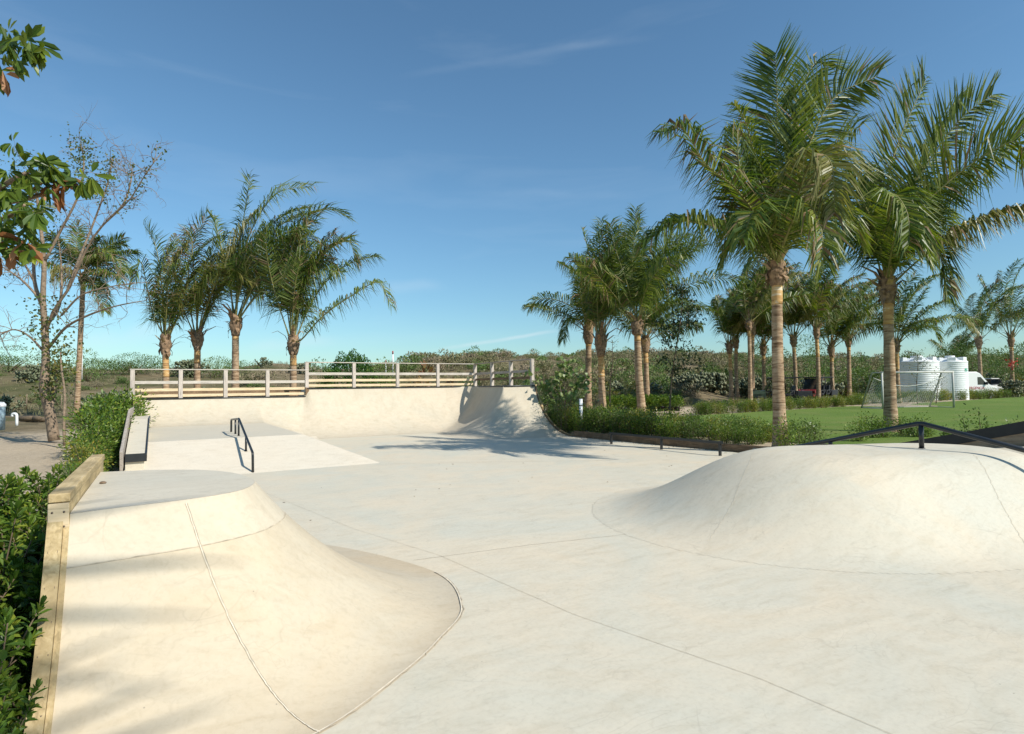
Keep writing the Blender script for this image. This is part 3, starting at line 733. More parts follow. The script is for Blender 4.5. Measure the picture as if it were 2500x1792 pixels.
# ================================================================== vegetation builders
def leaf_mat_set():
    M['palm'] = leaf('palm_leaflet', [(.032, .068, .011), (.078, .130, .020), (.150, .200, .036), (.240, .260, .070)], .42, .30, (1.7, 1.7, .45), .4)
    M['palm_y'] = leaf('palm_leaflet_yellow', [(0.138, 0.156, 0.037), (0.213, 0.206, 0.056), (0.275, 0.237, 0.088)], .4, .3)
    M['palm_dry'] = leaf('palm_leaflet_dry', [(.16, .105, .055), (.25, .17, .095), (.32, .24, .15)], .7, .15, (1, 1, 1), .2)
    M['rachis'] = plain('palm_rachis', (.22, .21, .07), .45, var=.3, sc=5)
    M['shrub'] = leaf('hedge_leaf', [(0.036, 0.079, 0.012), (0.072, 0.135, 0.017), (0.121, 0.199, 0.024), (0.234, 0.276, 0.036)], .45, .26, None, .35)
    M['shrub_y'] = leaf('hedge_leaf_yellow', [(0.075, 0.129, 0.021), (0.141, 0.190, 0.029), (0.250, 0.251, 0.039), (0.333, 0.258, 0.046)], .4, .28)
    M['ficus'] = leaf('dark_hedge_leaf', [(0.050, 0.088, 0.019), (0.088, 0.146, 0.029), (0.150, 0.209, 0.042)], .42, .22)
    M['scrub'] = leaf('scrub_leaf', [(0.140, 0.151, 0.073), (0.185, 0.188, 0.095), (0.230, 0.218, 0.118), (0.280, 0.252, 0.151)], .7, .15, (1.2, 1.2, .8), .2)
    M['scrub_g'] = leaf('scrub_leaf_green', [(0.062, 0.116, 0.032), (0.112, 0.183, 0.047), (0.186, 0.256, 0.074)], .5, .2)
    M['scrub_d'] = leaf('dry_twigs', [(.20, .17, .11), (.25, .21, .14), (.30, .26, .18)], .8, .1, (1, 1, 1), .2)
    M['dune_g'] = leaf('dune_bush_leaf', [(0.060, 0.112, 0.021), (0.105, 0.173, 0.033), (0.165, 0.225, 0.045)], .45, .22)
    M['round'] = leaf('round_bush_leaf', [(0.027, 0.078, 0.015), (0.051, 0.128, 0.021), (0.090, 0.180, 0.033)], .4, .22)
    M['cactus'] = leaf('cactus_pad', [(.12, .145, .085), (.17, .19, .115), (.23, .235, .155)], .6, .03, (1, 1, 1), .25)
    M['tab'] = leaf('broad_leaf', [(0.044, 0.087, 0.012), (0.073, 0.122, 0.016), (0.125, 0.176, 0.021), (0.175, 0.210, 0.027)], .42, .25, None, .4)
    M['tab_dead'] = leaf('dead_broad_leaf', [(.20, .085, .030), (.30, .14, .06), (.40, .24, .14)], .6, .25, (1.2, .9, .6), .2)
    M['tab_y'] = leaf('young_broad_leaf', [(.25, .30, .03), (.35, .36, .05)], .4, .4)
    M['bare_leaf'] = leaf('sparse_leaf', [(.07, .10, .025), (.12, .155, .035), (.19, .19, .05)], .5, .3)
    M['vine'] = leaf('vine_leaf', [(0.049, 0.084, 0.021), (0.098, 0.126, 0.028), (0.224, 0.182, 0.042)], .45, .25)
    M['grape'] = leaf('sea_grape_leaf', [(0.078, 0.137, 0.039), (0.130, 0.195, 0.058), (0.208, 0.247, 0.091)], .4, .2)
    M['brownleaf'] = leaf('brown_leaf', [(.13, .06, .03), (.20, .11, .05), (.26, .20, .07)], .5, .2)
    M['red'] = leaf('red_flower', [(.35, .02, .015), (.50, .05, .03)], .5, .3, (1, .6, .6))
    M['bark'] = plain('grey_bark', (.225, .165, .112), .9, var=.4, sc=14)
    M['bark_d'] = plain('brown_bark', (.13, .095, .06), .9, var=.4, sc=14)
    M['husk'] = plain('palm_fibre', (.25, .165, .10), .95, var=.55, sc=9)
    M['boot'] = plain('leaf_base', (.38, .27, .14), .8, var=.45, sc=7)
leaf_mat_set()
tm, nt, b = newmat('palm_trunk')
t = nt.nodes.new('ShaderNodeTexCoord'); O = t.outputs['Object']
rings = noise(nt, 1.0, 4, .6, O, .6, sc3=(2.2, 2.2, 15)); rz2 = noise(nt, 3, 5, .6, O)
fine_r = noise(nt, 1.0, 3, .6, O, .3, sc3=(9, 9, 60))
col = ramp(nt, rings, [(.36, (.15, .09, .05)), (.46, (.34, .23, .14)), (.58, (.45, .32, .205)), (.70, (.56, .44, .30))])
col = mixc(nt, mrange(nt, rz2, .45, .75, 0, .6), col, (.17, .125, .09))
col = mixc(nt, 1.0, col, ramp(nt, fine_r, [(.3, (.75, .75, .75)), (.6, (1.05, 1.05, 1.05))]), 'MULTIPLY')
nt.links.new(col, b.inputs['Base Color']); b.inputs['Roughness'].default_value = .9; b.inputs['Specular IOR Level'].default_value = .15
bump(nt, b, rings, .8, .02)
M['trunk'] = tm
tm, nt, b = newmat('palm_trunk_fresh')
t = nt.nodes.new('ShaderNodeTexCoord'); O = t.outputs['Object']
rings = noise(nt, 1.0, 4, .6, O, .6, sc3=(1.6, 1.6, 9))
nt.links.new(ramp(nt, rings, [(.38, (.26, .15, .07)), (.48, (.48, .27, .10)), (.60, (.58, .38, .16)), (.68, (.68, .60, .46))]), b.inputs['Base Color'])
b.inputs['Roughness'].default_value = .85; bump(nt, b, rings, .6, .015)
M['trunk_new'] = tm
M['wire'] = plain('net_cord', (.62, .62, .56), .9)
M['white'] = plain('white_plastic', (.74, .76, .76), .45, var=.05, sc=3)
M['white_paint'] = plain('white_paint', (.78, .78, .76), .35)
M['soil'] = plain('dry_soil', (.17, .125, .08), 1.0, var=.4, sc=6, spec=.1)

CR, CF = R0.copy(), FH.copy()      # the photographer's right and forward, on the ground
WIND = nrm(CR * 1.0 + CF * .15)

def leaflets(mb, pts, rg, Lf, n, mi, wd=.045, droop=.5, wind=.25, t0=.16, roll=0.0, vee=.25, dead=0.0, mid_dead=2, frac=None):
    pts = np.asarray(pts, float); d = np.concatenate([[0], np.cumsum(np.linalg.norm(np.diff(pts, axis=0), axis=1))]); d /= d[-1]
    tan = nrm(np.gradient(pts, axis=0))
    n0_ = n
    for sgn in (-1, 1):
        n = int(n0_ * 1.6); tt = np.sort(np.clip(np.linspace(t0, .995, n) + rg.normal(0, .004, n), t0, .997))
        B = np.stack([np.interp(tt, d, pts[:, k]) for k in range(3)], 1)
        T = nrm(np.stack([np.interp(tt, d, tan[:, k]) for k in range(3)], 1))
        s = np.cross(T, ZZ); bad = np.linalg.norm(s, axis=1) < .15
        s[bad] = np.cross(T[bad], FH * -1 + R0 * .3)
        s = nrm(s); u = np.cross(s, T)
        cr_, sr_ = math.cos(roll), math.sin(roll); s, u = s * cr_ + u * sr_, u * cr_ - s * sr_
        ln = Lf * 1.42 * (.26 + .82 * np.sin(math.pi * np.clip(.16 + .74 * tt, 0, 1))) * rg.uniform(.82, 1.08, n)
        a = np.radians(76 - 40 * tt ** 1.5) + rg.normal(0, .08, n)
        D = nrm(T * np.cos(a)[:, None] + sgn * s * np.sin(a)[:, None] + u * (vee + rg.normal(0, .10, n))[:, None])
        D2 = nrm(D + np.array([0, 0, -1]) * (droop * rg.uniform(.5, 1.5, n))[:, None] + WIND * (wind * rg.uniform(.4, 1.4, n))[:, None])
        broken = rg.random(n) < .10
        D2[broken] = nrm(D[broken] * .35 + np.array([0, 0, -1.0]) + rg.normal(0, .2, (broken.sum(), 3)))
        kink = rg.uniform(.30, .50, n)
        wd_ = wd * .9; W = nrm(T - D * np.sum(T * D, 1)[:, None] + u * rg.normal(0, .5, n)[:, None]) * (wd_ / 2 * rg.uniform(.8, 1.15, n))[:, None]
        mid = B + D * (ln * kink)[:, None]; tip = mid + D2 * (ln * (1 - kink))[:, None]
        v = np.stack([B - W * .5, B + W * .5, mid + W, mid - W, tip + W * .10, tip - W * .10], 1)
        base = np.arange(n) * 6
        f = np.concatenate([np.stack([base, base + 1, base + 2, base + 3], 1), np.stack([base + 3, base + 2, base + 4, base + 5], 1)])
        isd = rg.random(n) < (dead + .45 * dead * (tt > .8))
        mm = np.where(np.concatenate([isd, isd]), mid_dead, mi)
        n0 = len(mb.m); mb.add(v.reshape(-1, 3), f.tolist(), mi); mb.m[n0:] = mm.tolist()

def frond_path(p0, d0, L, g, wd, n=18):
    p = [np.asarray(p0, float)]; d = nrm(d0); h = L / (n - 1)
    for i in range(n - 1):
        s = i / (n - 1); d = nrm(d + (np.array([0, 0, -1]) * g + WIND * wd) * h * (.15 + 1.1 * s)); p.append(p[-1] + d * h)
    return np.array(p)

def add_frond(parent, path, rg, Lf, n, yellow=False, dead=.02, droop=.5, wind=.25, wd=.045, roll=None, r0=.034, t0=.16):
    mb = MB(); k = len(path)
    mb.tube(path, np.linspace(r0, .005, k) * np.where(np.arange(k) < 2, 1.3, 1), 5, 0)
    leaflets(mb, path, rg, Lf, n, 1, wd, droop, wind, t0=t0, roll=rg.normal(0, .55) if roll is None else roll, dead=dead)
    return mb.build('frond', [M['rachis'], M['palm_y'] if yellow else M['palm'], M['palm_dry']], parent)

def palm_trunk(root, base, top, r, rg, fresh=.5, lean=0.0, flare=1.55):
    n = 46; t = np.linspace(0, 1, n); H = top[2] - base[2]
    c = np.outer(1 - t, base) + np.outer(t, top)
    bow = np.sin(t * math.pi) * lean; c += np.outer(bow, CR)
    zz_ = t * H
    rad = r * (1 + (flare - 1) * np.exp(-zz_ / .55)) * (1 - .16 * t) * (1 + .025 * np.sin(zz_ * 2 * math.pi / .11 + rg.uniform(0, 6)))
    kf = min(n - 3, max(2, int(n * (1 - fresh / H))))
    mb = MB(); mb.tube(c[:kf + 1], rad[:kf + 1], 12, 0, cap=False); mb.tube(c[kf:], rad[kf:] * 1.03, 12, 1, cap=True)
    mb.build('trunk', [M['trunk'], M['trunk_new']], root)

def palm_husk(root, top, r, rg, h=.7, nst=9):
    mb = MB(); n = 9; t = np.linspace(0, 1, n)
    c = top + np.outer(t * h - .08, ZZ); rad = r * (1.02 + .55 * np.sin(t * math.pi * .9)) * rg.uniform(.88, 1.14, n)
    mb.tube(c, rad, 11, 0)
    for k in range(nst):
        a = rg.uniform(0, 2 * math.pi); d = np.array([math.cos(a), math.sin(a), 0]); z0 = rg.uniform(0, h * .8)
        L = rg.uniform(.3, .75) * (h / .7); p0 = top + ZZ * z0 + d * r * .7; out = rg.uniform(.3, .9)
        pts = np.array([p0, p0 + (d * .35 * out + ZZ * .5) * L, p0 + (d * .9 * out + ZZ * .75) * L, p0 + (d * 1.3 * out + ZZ * rg.uniform(.55, .85)) * L])
        s = np.cross(d, ZZ); w_ = np.array([.095, .08, .055, .02]) * (r / .16)
        v = np.concatenate([pts - np.outer(w_, s) + d * .0, pts + np.outer(w_, s), pts + d * .03])
        f = []
        for i in range(3): f += [(i, i + 1, 8 + i + 1, 8 + i), (8 + i, 8 + i + 1, 4 + i + 1, 4 + i), (i + 1, i, 4 + i, 4 + i + 1)]
        mb.add(v, f, 1 if rg.random() < .6 else 0)
    for k in range(nst):      # hanging torn fibre sheets
        a = rg.uniform(0, 2 * math.pi); d = np.array([math.cos(a), math.sin(a), 0]); s = np.cross(d, ZZ)
        p0 = top + ZZ * rg.uniform(.05, h) + d * r * 1.15; w0 = rg.uniform(.05, .11); L = rg.uniform(.15, .42)
        v = [p0 - s * w0, p0 + s * w0, p0 + s * w0 * .9 + d * .10 - ZZ * L * .5, p0 - s * w0 * .7 + d * .12 - ZZ * L * .5, p0 + s * w0 * .2 + d * .10 - ZZ * L, p0 - s * w0 * .3 + d * .08 - ZZ * L]
        mb.add(v, [(0, 1, 2, 3), (3, 2, 4, 5)], 0)
    mb.build('crown_base', [M['husk'], M['boot']], root)

PG = {}
def palm(label, group, px, Z, ytop_trunk, seed, fr, base_px=None, base_z=None, r=.15, husk=.7, fresh=.5, Lf=.75, nl=58, wd=.05, lean=0.0, spread=1.0, upright=.0, extra=(), tilt=.0, L=4.0, dead=.03, nst=9):
    """fr: number of fronds; extra: fronds given as photo-pixel paths (px, py, dz)"""
    rg = np.random.default_rng(seed)
    g0 = at_d(base_px or px, 900, Z); bz = float(ground_z(g0[0], g0[1])) if base_z is None else base_z
    base = np.array([g0[0], g0[1], bz]); top = at_d(px, ytop_trunk, Z)
    root = thing('palm_tree', base, label, 'palm tree', group)
    palm_trunk(root, base, top, r, rg, fresh, lean); palm_husk(root, top, r, rg, husk, nst)
    c0 = top + ZZ * husk * .55
    for ex in extra:
        pts = [c0 + ZZ * .1]; 
        for (qx, qy, dz) in ex['p']: pts.append(at_d(qx, qy, Z + dz))
        path = cat(pts, 22)
        add_frond(root, path, rg, ex.get('Lf', Lf) * (1.0 if Z < 20 else 1.0), int(ex.get('n', nl) * (1.12 if Z < 20 else 1.0)), ex.get('y', False), ex.get('dead', dead), ex.get('droop', .5), ex.get('wind', .25), wd, ex.get('roll'), r0=.04 if Lf > .8 else .034)
    for k in range(fr):
        q = (k + .5) / fr
        el = np.radians(88 - (62 - upright * 30) * q * spread + rg.normal(0, 5)); a = k * 2.399 + rg.uniform(0, .6)
        d = np.array([math.cos(a) * math.cos(el), math.sin(a) * math.cos(el), math.sin(el)]) + CR * tilt
        Lk = L * rg.uniform(.86, 1.1) * (1 - .12 * q)
        path = frond_path(c0 + np.array([math.cos(a), math.sin(a), 0]) * r * .5, d, Lk, rg.uniform(.08, .20) + .16 * q, rg.uniform(.08, .26) + tilt * .2)
        add_frond(root, path, rg, Lf * rg.uniform(.85, 1.1), nl, rg.random() < .12, dead if rg.random() < .7 else dead * 4, (.35 + 2.0 * q) * rg.uniform(.7, 1.3), rg.uniform(.05, .3), wd, t0=rg.uniform(.18, .32))
    return root

# generic leaf clouds -----------------------------------------------------------------
def leaf_faces(mb, Pt, D, Nn, ln, wd, mi=0, full=True, smooth=False):
    """Pt base points, D directions, Nn approx normals. full = six-point folded leaf, else diamond"""
    n = len(Pt); D = nrm(D); S = nrm(np.cross(D, Nn)); Nn = np.cross(S, D)
    ln = np.broadcast_to(ln, (n,))[:, None]; wd = np.broadcast_to(wd, (n,))[:, None] / 2
    if full:
        l1 = Pt + D * ln * .38 + S * wd * .78 + Nn * wd * .35; r1 = Pt + D * ln * .38 - S * wd * .78 + Nn * wd * .35
        l2 = Pt + D * ln * .74 + S * wd * .95 + Nn * wd * .35 - Nn * ln * .03; r2 = Pt + D * ln * .74 - S * wd * .95 + Nn * wd * .35 - Nn * ln * .03
        tip = Pt + D * ln - Nn * ln * .08
        v = np.stack([Pt, r1, r2, tip, l2, l1], 1); b0 = np.arange(n) * 6
        f = np.concatenate([np.stack([b0, b0 + 1, b0 + 2, b0 + 3], 1), np.stack([b0, b0 + 3, b0 + 4, b0 + 5], 1)])
    else:
        v = np.stack([Pt, Pt + D * ln * .5 - S * wd, Pt + D * ln, Pt + D * ln * .5 + S * wd], 1); b0 = np.arange(n) * 4
        f = np.stack([b0, b0 + 1, b0 + 2, b0 + 3], 1)
    mb.add(v.reshape(-1, 3), f.tolist(), mi, smooth)

def blob_pts(rg, n, size, lumps=7, fill=.35, flat=0.0):
    """points through an uneven crown made of overlapping lumps"""
    size = np.asarray(size, float); c = rg.normal(0, .42, (lumps, 3)); c[:, 2] = np.abs(c[:, 2]) * .9
    rr = rg.uniform(.32, .62, lumps); w_ = rr ** 2 / np.sum(rr ** 2)
    k = rg.choice(lumps, n, p=w_); d = nrm(rg.normal(0, 1, (n, 3))); d[:, 2] = np.where(d[:, 2] < -.35, -d[:, 2], d[:, 2])
    rad = rr[k] * (fill + (1 - fill) * rg.random(n) ** .35)
    p = c[k] + d * rad[:, None]; p[:, 2] = np.abs(p[:, 2])
    return p * size, d
def bush_mesh(name, seed, n, size, ln, wd, mat, lumps=7, full=False, stems=4, fill=.35, twigs=None, up=.4):
    rg = np.random.default_rng(seed); mb = MB()
    p, d = blob_pts(rg, n, size, lumps, fill); D = nrm(d + rg.normal(0, .55, (n, 3)) + ZZ * up)
    leaf_faces(mb, p, D, nrm(rg.normal(0, 1, (n, 3)) + ZZ * 1.2), ln * rg.uniform(.65, 1.25, n), wd * rg.uniform(.7, 1.2, n), 0, full)
    if twigs:
        q, dq = blob_pts(rg, twigs, np.asarray(size) * 1.06, lumps, .3); leaf_faces(mb, q, nrm(dq + ZZ * .6 + rg.normal(0, .4, (twigs, 3))), rg.normal(0, 1, (twigs, 3)), ln * 2.4, wd * .16, 1)
    for k in range(stems):
        a = rg.uniform(0, 6.28); e = np.array([math.cos(a) * size[0] * .4, math.sin(a) * size[1] * .4, size[2] * .6])
        mb.tube([(0, 0, -.1), e * .5 + rg.normal(0, .05, 3) * size[2], e], [.03 * size[2] + .006, .02 * size[2] + .004, .004], 5, 2)
    me_o = mb.build(name, [mat, M['scrub_d'], M['bark_d']]); return me_o
def place(o, p, rz=0, sc=1.0, **kw): o.location = Vector(p); o.rotation_euler = (0, 0, rz); o.scale = (sc, sc, sc) if np.isscalar(sc) else sc; return o

# ================================================================== palms
FA = 'palms beyond the lawn and field'
BIG1 = [
    dict(p=[(1893, 450, .0), (1897, 260, .1), (1893, 128, .2)], Lf=1.05, n=84, roll=1.15, droop=.12, wind=.0),
    dict(p=[(1915, 450, .5), (1945, 270, .8), (1985, 160, 1.1), (2035, 165, 1.3)], Lf=.95, n=78, droop=.5),
    dict(p=[(1925, 500, .9), (1962, 330, 1.2), (2010, 210, 1.5)], Lf=.9, n=74, roll=.9, droop=.25, y=False),
    dict(p=[(1938, 465, -.3), (1985, 330, -.4), (2040, 235, -.5), (2142, 186, -.6)], Lf=1.0, n=80, roll=1.0, droop=.25),
    dict(p=[(1880, 480, -.2), (1842, 375, -.4), (1815, 285, -.5), (1793, 256, -.6)], Lf=.5, n=50, droop=1.0, wind=.15, roll=.2),
    dict(p=[(1845, 530, -.6), (1790, 455, -1.1), (1722, 400, -1.4), (1668, 315, -1.7), (1620, 322, -1.9)], Lf=.85, n=84, droop=1.1, wind=.25, y=False, dead=.16),
    dict(p=[(1840, 600, -.4), (1765, 560, -.6), (1690, 541, -.8), (1640, 548, -.9), (1578, 592, -1.0)], Lf=.95, n=86, droop=1.5, wind=.12),
    dict(p=[(1925, 560, -.8), (1955, 455, -1.5), (1990, 380, -2.1), (2030, 400, -2.6), (2038, 520, -2.9)], Lf=.85, n=76, droop=1.2, y=True, dead=.05),
    dict(p=[(1945, 555, .9), (2010, 440, 1.6), (2065, 330, 2.0), (2100, 310, 2.3)], Lf=.9, n=74, droop=.5, roll=.6),
    dict(p=[(1945, 580, .2), (2010, 520, .4), (2060, 520, .5), (2100, 590, .6)], Lf=.8, n=70, droop=1.2),
    dict(p=[(1870, 560, 1.0), (1840, 470, 1.6), (1830, 400, 2.0), (1810, 410, 2.3)], Lf=.9, n=70, droop=.9),
    dict(p=[(1915, 590, -1.0), (1945, 520, -1.9), (1975, 500, -2.5), (2005, 560, -2.9), (2010, 640, -3.1)], Lf=.75, n=66, droop=1.2, dead=.14),
    dict(p=[(1880, 590, -.9), (1858, 530, -1.7), (1838, 520, -2.3), (1815, 580, -2.7)], Lf=.75, n=60, droop=1.1),
    dict(p=[(1870, 600, .8), (1830, 560, 1.3), (1800, 570, 1.8), (1765, 640, 2.2)], Lf=.75, n=60, droop=1.1),
]
palm('tallest near coconut palm at the lawn edge, one long frond arching out to the left', None, 1897, 15.0, 690, 11, 2, base_px=1901, base_z=.12, r=.148, husk=.62, fresh=.6, Lf=1.0, nl=80, wd=.054, extra=BIG1, L=4.3, spread=.8, upright=.3, tilt=.1, dead=.03, nst=16, lean=-.03)
BIG2 = [
    dict(p=[(2165, 460, .2), (2200, 330, .4), (2240, 240, .5), (2262, 190, .6)], Lf=1.15, n=84, roll=1.1, droop=.12, wind=.05),
    dict(p=[(2205, 500, -.4), (2270, 390, -.6), (2345, 290, -.8), (2425, 230, -1.0)], Lf=1.15, n=88, roll=1.0, droop=.18, wind=.05),
    dict(p=[(2210, 510, .6), (2270, 380, 1.2), (2330, 270, 1.6), (2350, 245, 1.9)], Lf=1.05, n=78, droop=.5, roll=.8),
    dict(p=[(2220, 545, -.6), (2320, 440, -1.0), (2420, 370, -1.3), (2490, 350, -1.6), (2510, 470, -1.8)], Lf=1.15, n=92, roll=.85, droop=.3, wind=.1),
    dict(p=[(2240, 560, .5), (2330, 480, 1.1), (2430, 400, 1.5), (2520, 300, 2.0)], Lf=1.1, n=80, droop=.3, roll=.9),
    dict(p=[(2168, 560, -.9), (2172, 495, -1.7), (2185, 475, -2.3), (2215, 520, -2.8), (2222, 600, -3.1)], Lf=.95, n=80, droop=1.3, wind=.15, roll=.1),
    dict(p=[(2215, 605, -.3), (2270, 600, -.5), (2300, 625, -.6), (2312, 715, -.8)], Lf=.85, n=72, droop=1.2, wind=.05, dead=.1),
    dict(p=[(2140, 580, .2), (2090, 570, .4), (2040, 585, .5), (2005, 610, .6)], Lf=.8, n=70, droop=1.5),
    dict(p=[(2150, 540, .6), (2125, 440, 1.2), (2110, 400, 1.7), (2080, 420, 2.1)], Lf=.95, n=72, droop=.8),
    dict(p=[(2135, 560, -.6), (2100, 480, -1.0), (2075, 440, -1.4), (2045, 470, -1.6)], Lf=.9, n=70, droop=1.0),
    dict(p=[(2195, 570, 1.0), (2240, 520, 1.7), (2290, 520, 2.2), (2330, 580, 2.6)], Lf=.9, n=70, droop=1.0),
    dict(p=[(2180, 600, -1.1), (2210, 560, -1.9), (2240, 560, -2.4), (2265, 640, -2.7)], Lf=.8, n=66, droop=1.2),
]
palm('second near coconut palm, right of the tallest one, its fronds all blown to the right', None, 2168, 19.0, 735, 12, 3, base_px=2170, base_z=.17, r=.172, husk=.85, fresh=.75, Lf=1.05, nl=80, wd=.060, extra=BIG2, L=4.6, spread=.8, upright=.3, tilt=.2, nst=16)

LG = 'palms behind the left fence'
palm('leftmost short palm behind the left fence, ragged and narrow', LG, 404, 26.5, 862, 21, 9, r=.15, husk=.95, fresh=1.1, Lf=.8, nl=54, L=5.0, spread=.48, upright=.7, tilt=.04, lean=.03, wd=.045, dead=.06,
     extra=[dict(p=[(395, 700, 0), (380, 600, 0), (350, 545, .2)], Lf=.7), dict(p=[(372, 760, -.3), (345, 640, -.6), (328, 690, -.9)], droop=1.2)])
palm('second palm from the left behind the left fence, with yellowish fronds', LG, 482, 27.0, 850, 22, 10, r=.155, husk=.9, fresh=.7, Lf=.85, nl=56, L=5.6, spread=.52, upright=.6, tilt=.08, wd=.045, dead=.05,
     extra=[dict(p=[(478, 720, 0), (470, 620, 0), (466, 555, .2), (450, 620, .4)], Lf=.6, dead=.5), dict(p=[(515, 720, -.6), (540, 665, -1.2), (575, 660, -1.6), (610, 690, -1.9)], y=True)])
palm('tallest palm behind the left fence, crown swept to the right', LG, 575, 26.0, 815, 23, 11, r=.165, husk=.9, fresh=.35, Lf=1.0, nl=60, L=6.3, spread=.60, upright=.55, tilt=.20, wd=.046,
     extra=[dict(p=[(590, 640, -.5), (625, 540, -.7), (680, 470, -.9), (760, 455, -1)], Lf=1.05, droop=.9), dict(p=[(583, 620, .3), (600, 500, .5), (612, 428, .6)], Lf=.8, roll=1), dict(p=[(560, 700, .5), (530, 560, .9), (510, 520, 1.0)], Lf=.8)])
palm('rightmost palm behind the left fence, with one long frond hanging out to the right', LG, 716, 25.5, 862, 24, 10, r=.16, husk=.85, fresh=.6, Lf=.95, nl=58, L=5.5, spread=.50, upright=.6, tilt=.02, wd=.046, dead=.07,
     extra=[dict(p=[(735, 830, -.3), (790, 770, -.5), (870, 715, -.7), (925, 690, -.9), (953, 745, -1.0)], Lf=.8, droop=1.4, wind=.0), dict(p=[(715, 660, .2), (745, 540, .3), (800, 510, .4), (850, 530, .5)]), dict(p=[(735, 700, .3), (790, 620, .3), (850, 590, .4), (868, 640, .5)], droop=.9)])
palm('tall thin coconut palm on the sand at far left, behind the bare tree', None, 203, 35, 690, 25, 13, base_px=188, r=.15, husk=.5, fresh=.01, Lf=.75, nl=50, L=3.4, spread=1.5, tilt=.12, wd=.06, dead=.06,
     extra=[dict(p=[(225, 690, -.4), (245, 720, -.6), (255, 760, -.7)], droop=1.2), dict(p=[(240, 610, -.3), (290, 640, -.4), (298, 690, -.5)], droop=1.0)])
CG = 'palms right of the quarter pipe'
palm('leftmost palm right of the quarter pipe, one frond stretching left over the skyline', CG, 1437, 38, 838, 31, 9, base_px=1434, r=.22, husk=1.3, fresh=.1, Lf=.9, nl=52, L=5.2, spread=.9, tilt=-.1, wd=.06,
     extra=[dict(p=[(1405, 755, 0), (1350, 730, -.2), (1310, 733, -.3), (1292, 752, -.4)], droop=1.3, wind=-.2), dict(p=[(1410, 780, -.3), (1385, 790, -.6), (1375, 830, -.8)], droop=1.2), dict(p=[(1425, 710, .1), (1412, 660, .2), (1408, 635, .2)])])
palm('palm right of the quarter pipe with the narrow upright crown', CG, 1467, 33, 868, 32, 13, base_px=1469, r=.2, husk=1.5, fresh=1.2, Lf=1.0, nl=58, L=6.6, spread=.55, upright=.7, tilt=.03, wd=.056,
     extra=[dict(p=[(1466, 700, 0), (1464, 600, 0), (1468, 540, .1)], Lf=.95, roll=1.1), dict(p=[(1452, 720, .1), (1438, 620, .2), (1422, 558, .3)], Lf=.6)])
palm('biggest palm of the cluster right of the quarter pipe, with a full crown', CG, 1556, 31.5, 815, 33, 15, base_px=1566, r=.21, husk=.9, fresh=.4, Lf=1.0, nl=60, L=6.2, spread=.95, upright=.3, tilt=.02, wd=.056, lean=-.05,
     extra=[dict(p=[(1550, 690, 0), (1545, 590, .1), (1552, 512, .2)], Lf=.9, roll=1.0), dict(p=[(1590, 680, -.3), (1630, 630, -.5), (1690, 620, -.6)], droop=.8), dict(p=[(1530, 690, -.4), (1500, 600, -.6), (1490, 545, -.7)])])
palm('smaller palm just behind the biggest palm right of the quarter pipe', CG, 1576, 41, 858, 34, 11, base_px=1579, r=.2, husk=1.2, fresh=.8, Lf=.8, nl=48, L=4.8, spread=.9, tilt=.08, wd=.08)
BG_ = [  # px, Z, trunk top, frond length, seed, n, label
    (1781, 46, 862, 4.6, 41, 11, 'dark bushy palm at the left end of the row behind the lawn'),
    (1797, 47, 848, 4.2, 42, 9, 'slim palm with a yellow stem second in the row behind the lawn'),
    (1829, 40, 805, 4.4, 43, 12, 'palm with the brown hanging fronds third in the row, left of the tallest palm'),
    (1838, 44, 815, 3.6, 44, 9, 'palm half hidden behind the third trunk of the row'),
    (1864, 48, 865, 4.4, 45, 10, 'palm just left of the tallest palm, showing behind the green buggy'),
    (1938, 44, 845, 5.0, 46, 12, 'palm just right of the tallest palm, in front of the two buggies'),
    (1994, 42.5, 825, 5.2, 47, 13, 'full crowned palm at the right end of the red buggy'),
    (2030, 46, 868, 4.6, 48, 11, 'palm with a long arching frond between the red buggy and the goal'),
    (2072, 50, 845, 4.8, 49, 11, 'slim palm left of the goal at the lawn edge'),
    (2190, 45, 858, 5.2, 50, 8, 'palm close behind the second near palm, beside the white tanks'),
    (2390, 60, 850, 5.4, 51, 10, 'small palm right of the white tanks, behind the van'),
    (2469, 61, 845, 7.4, 52, 13, 'palm at the right edge with red flowers round its trunk'),
    (2336, 78, 905, 4.0, 53, 9, 'dark young palm showing above the right white tank'),
]
for (px, Z, yt, L_, sd, n_, lb_) in BG_:
    rgx = np.random.default_rng(sd)
    palm(lb_, FA, px, Z, yt, sd, n_, base_px=px + rgx.uniform(-3, 3), r=.145 * (Z / 42) ** .75, husk=.85 * (Z / 40), fresh=.5 if rgx.random() < .6 else 1.4, Lf=.85, nl=52, L=L_ * 1.18, spread=rgx.uniform(.75, 1.0), upright=.35, tilt=rgx.uniform(-.02, .14), wd=.07, lean=rgx.uniform(-.05, .05), dead=.05,
         extra=[dict(p=[(2045, 820, -.2), (2080, 800, -.3), (2115, 795, -.4)], y=True, droop=1.0)] if sd == 48 else
               [dict(p=[(2210, 790, 0), (2240, 740, .1), (2262, 705, .2)], Lf=.6), dict(p=[(2205, 820, -.3), (2235, 800, -.4), (2275, 800, -.5), (2293, 830, -.6)], droop=1.0)] if sd == 50 else ())
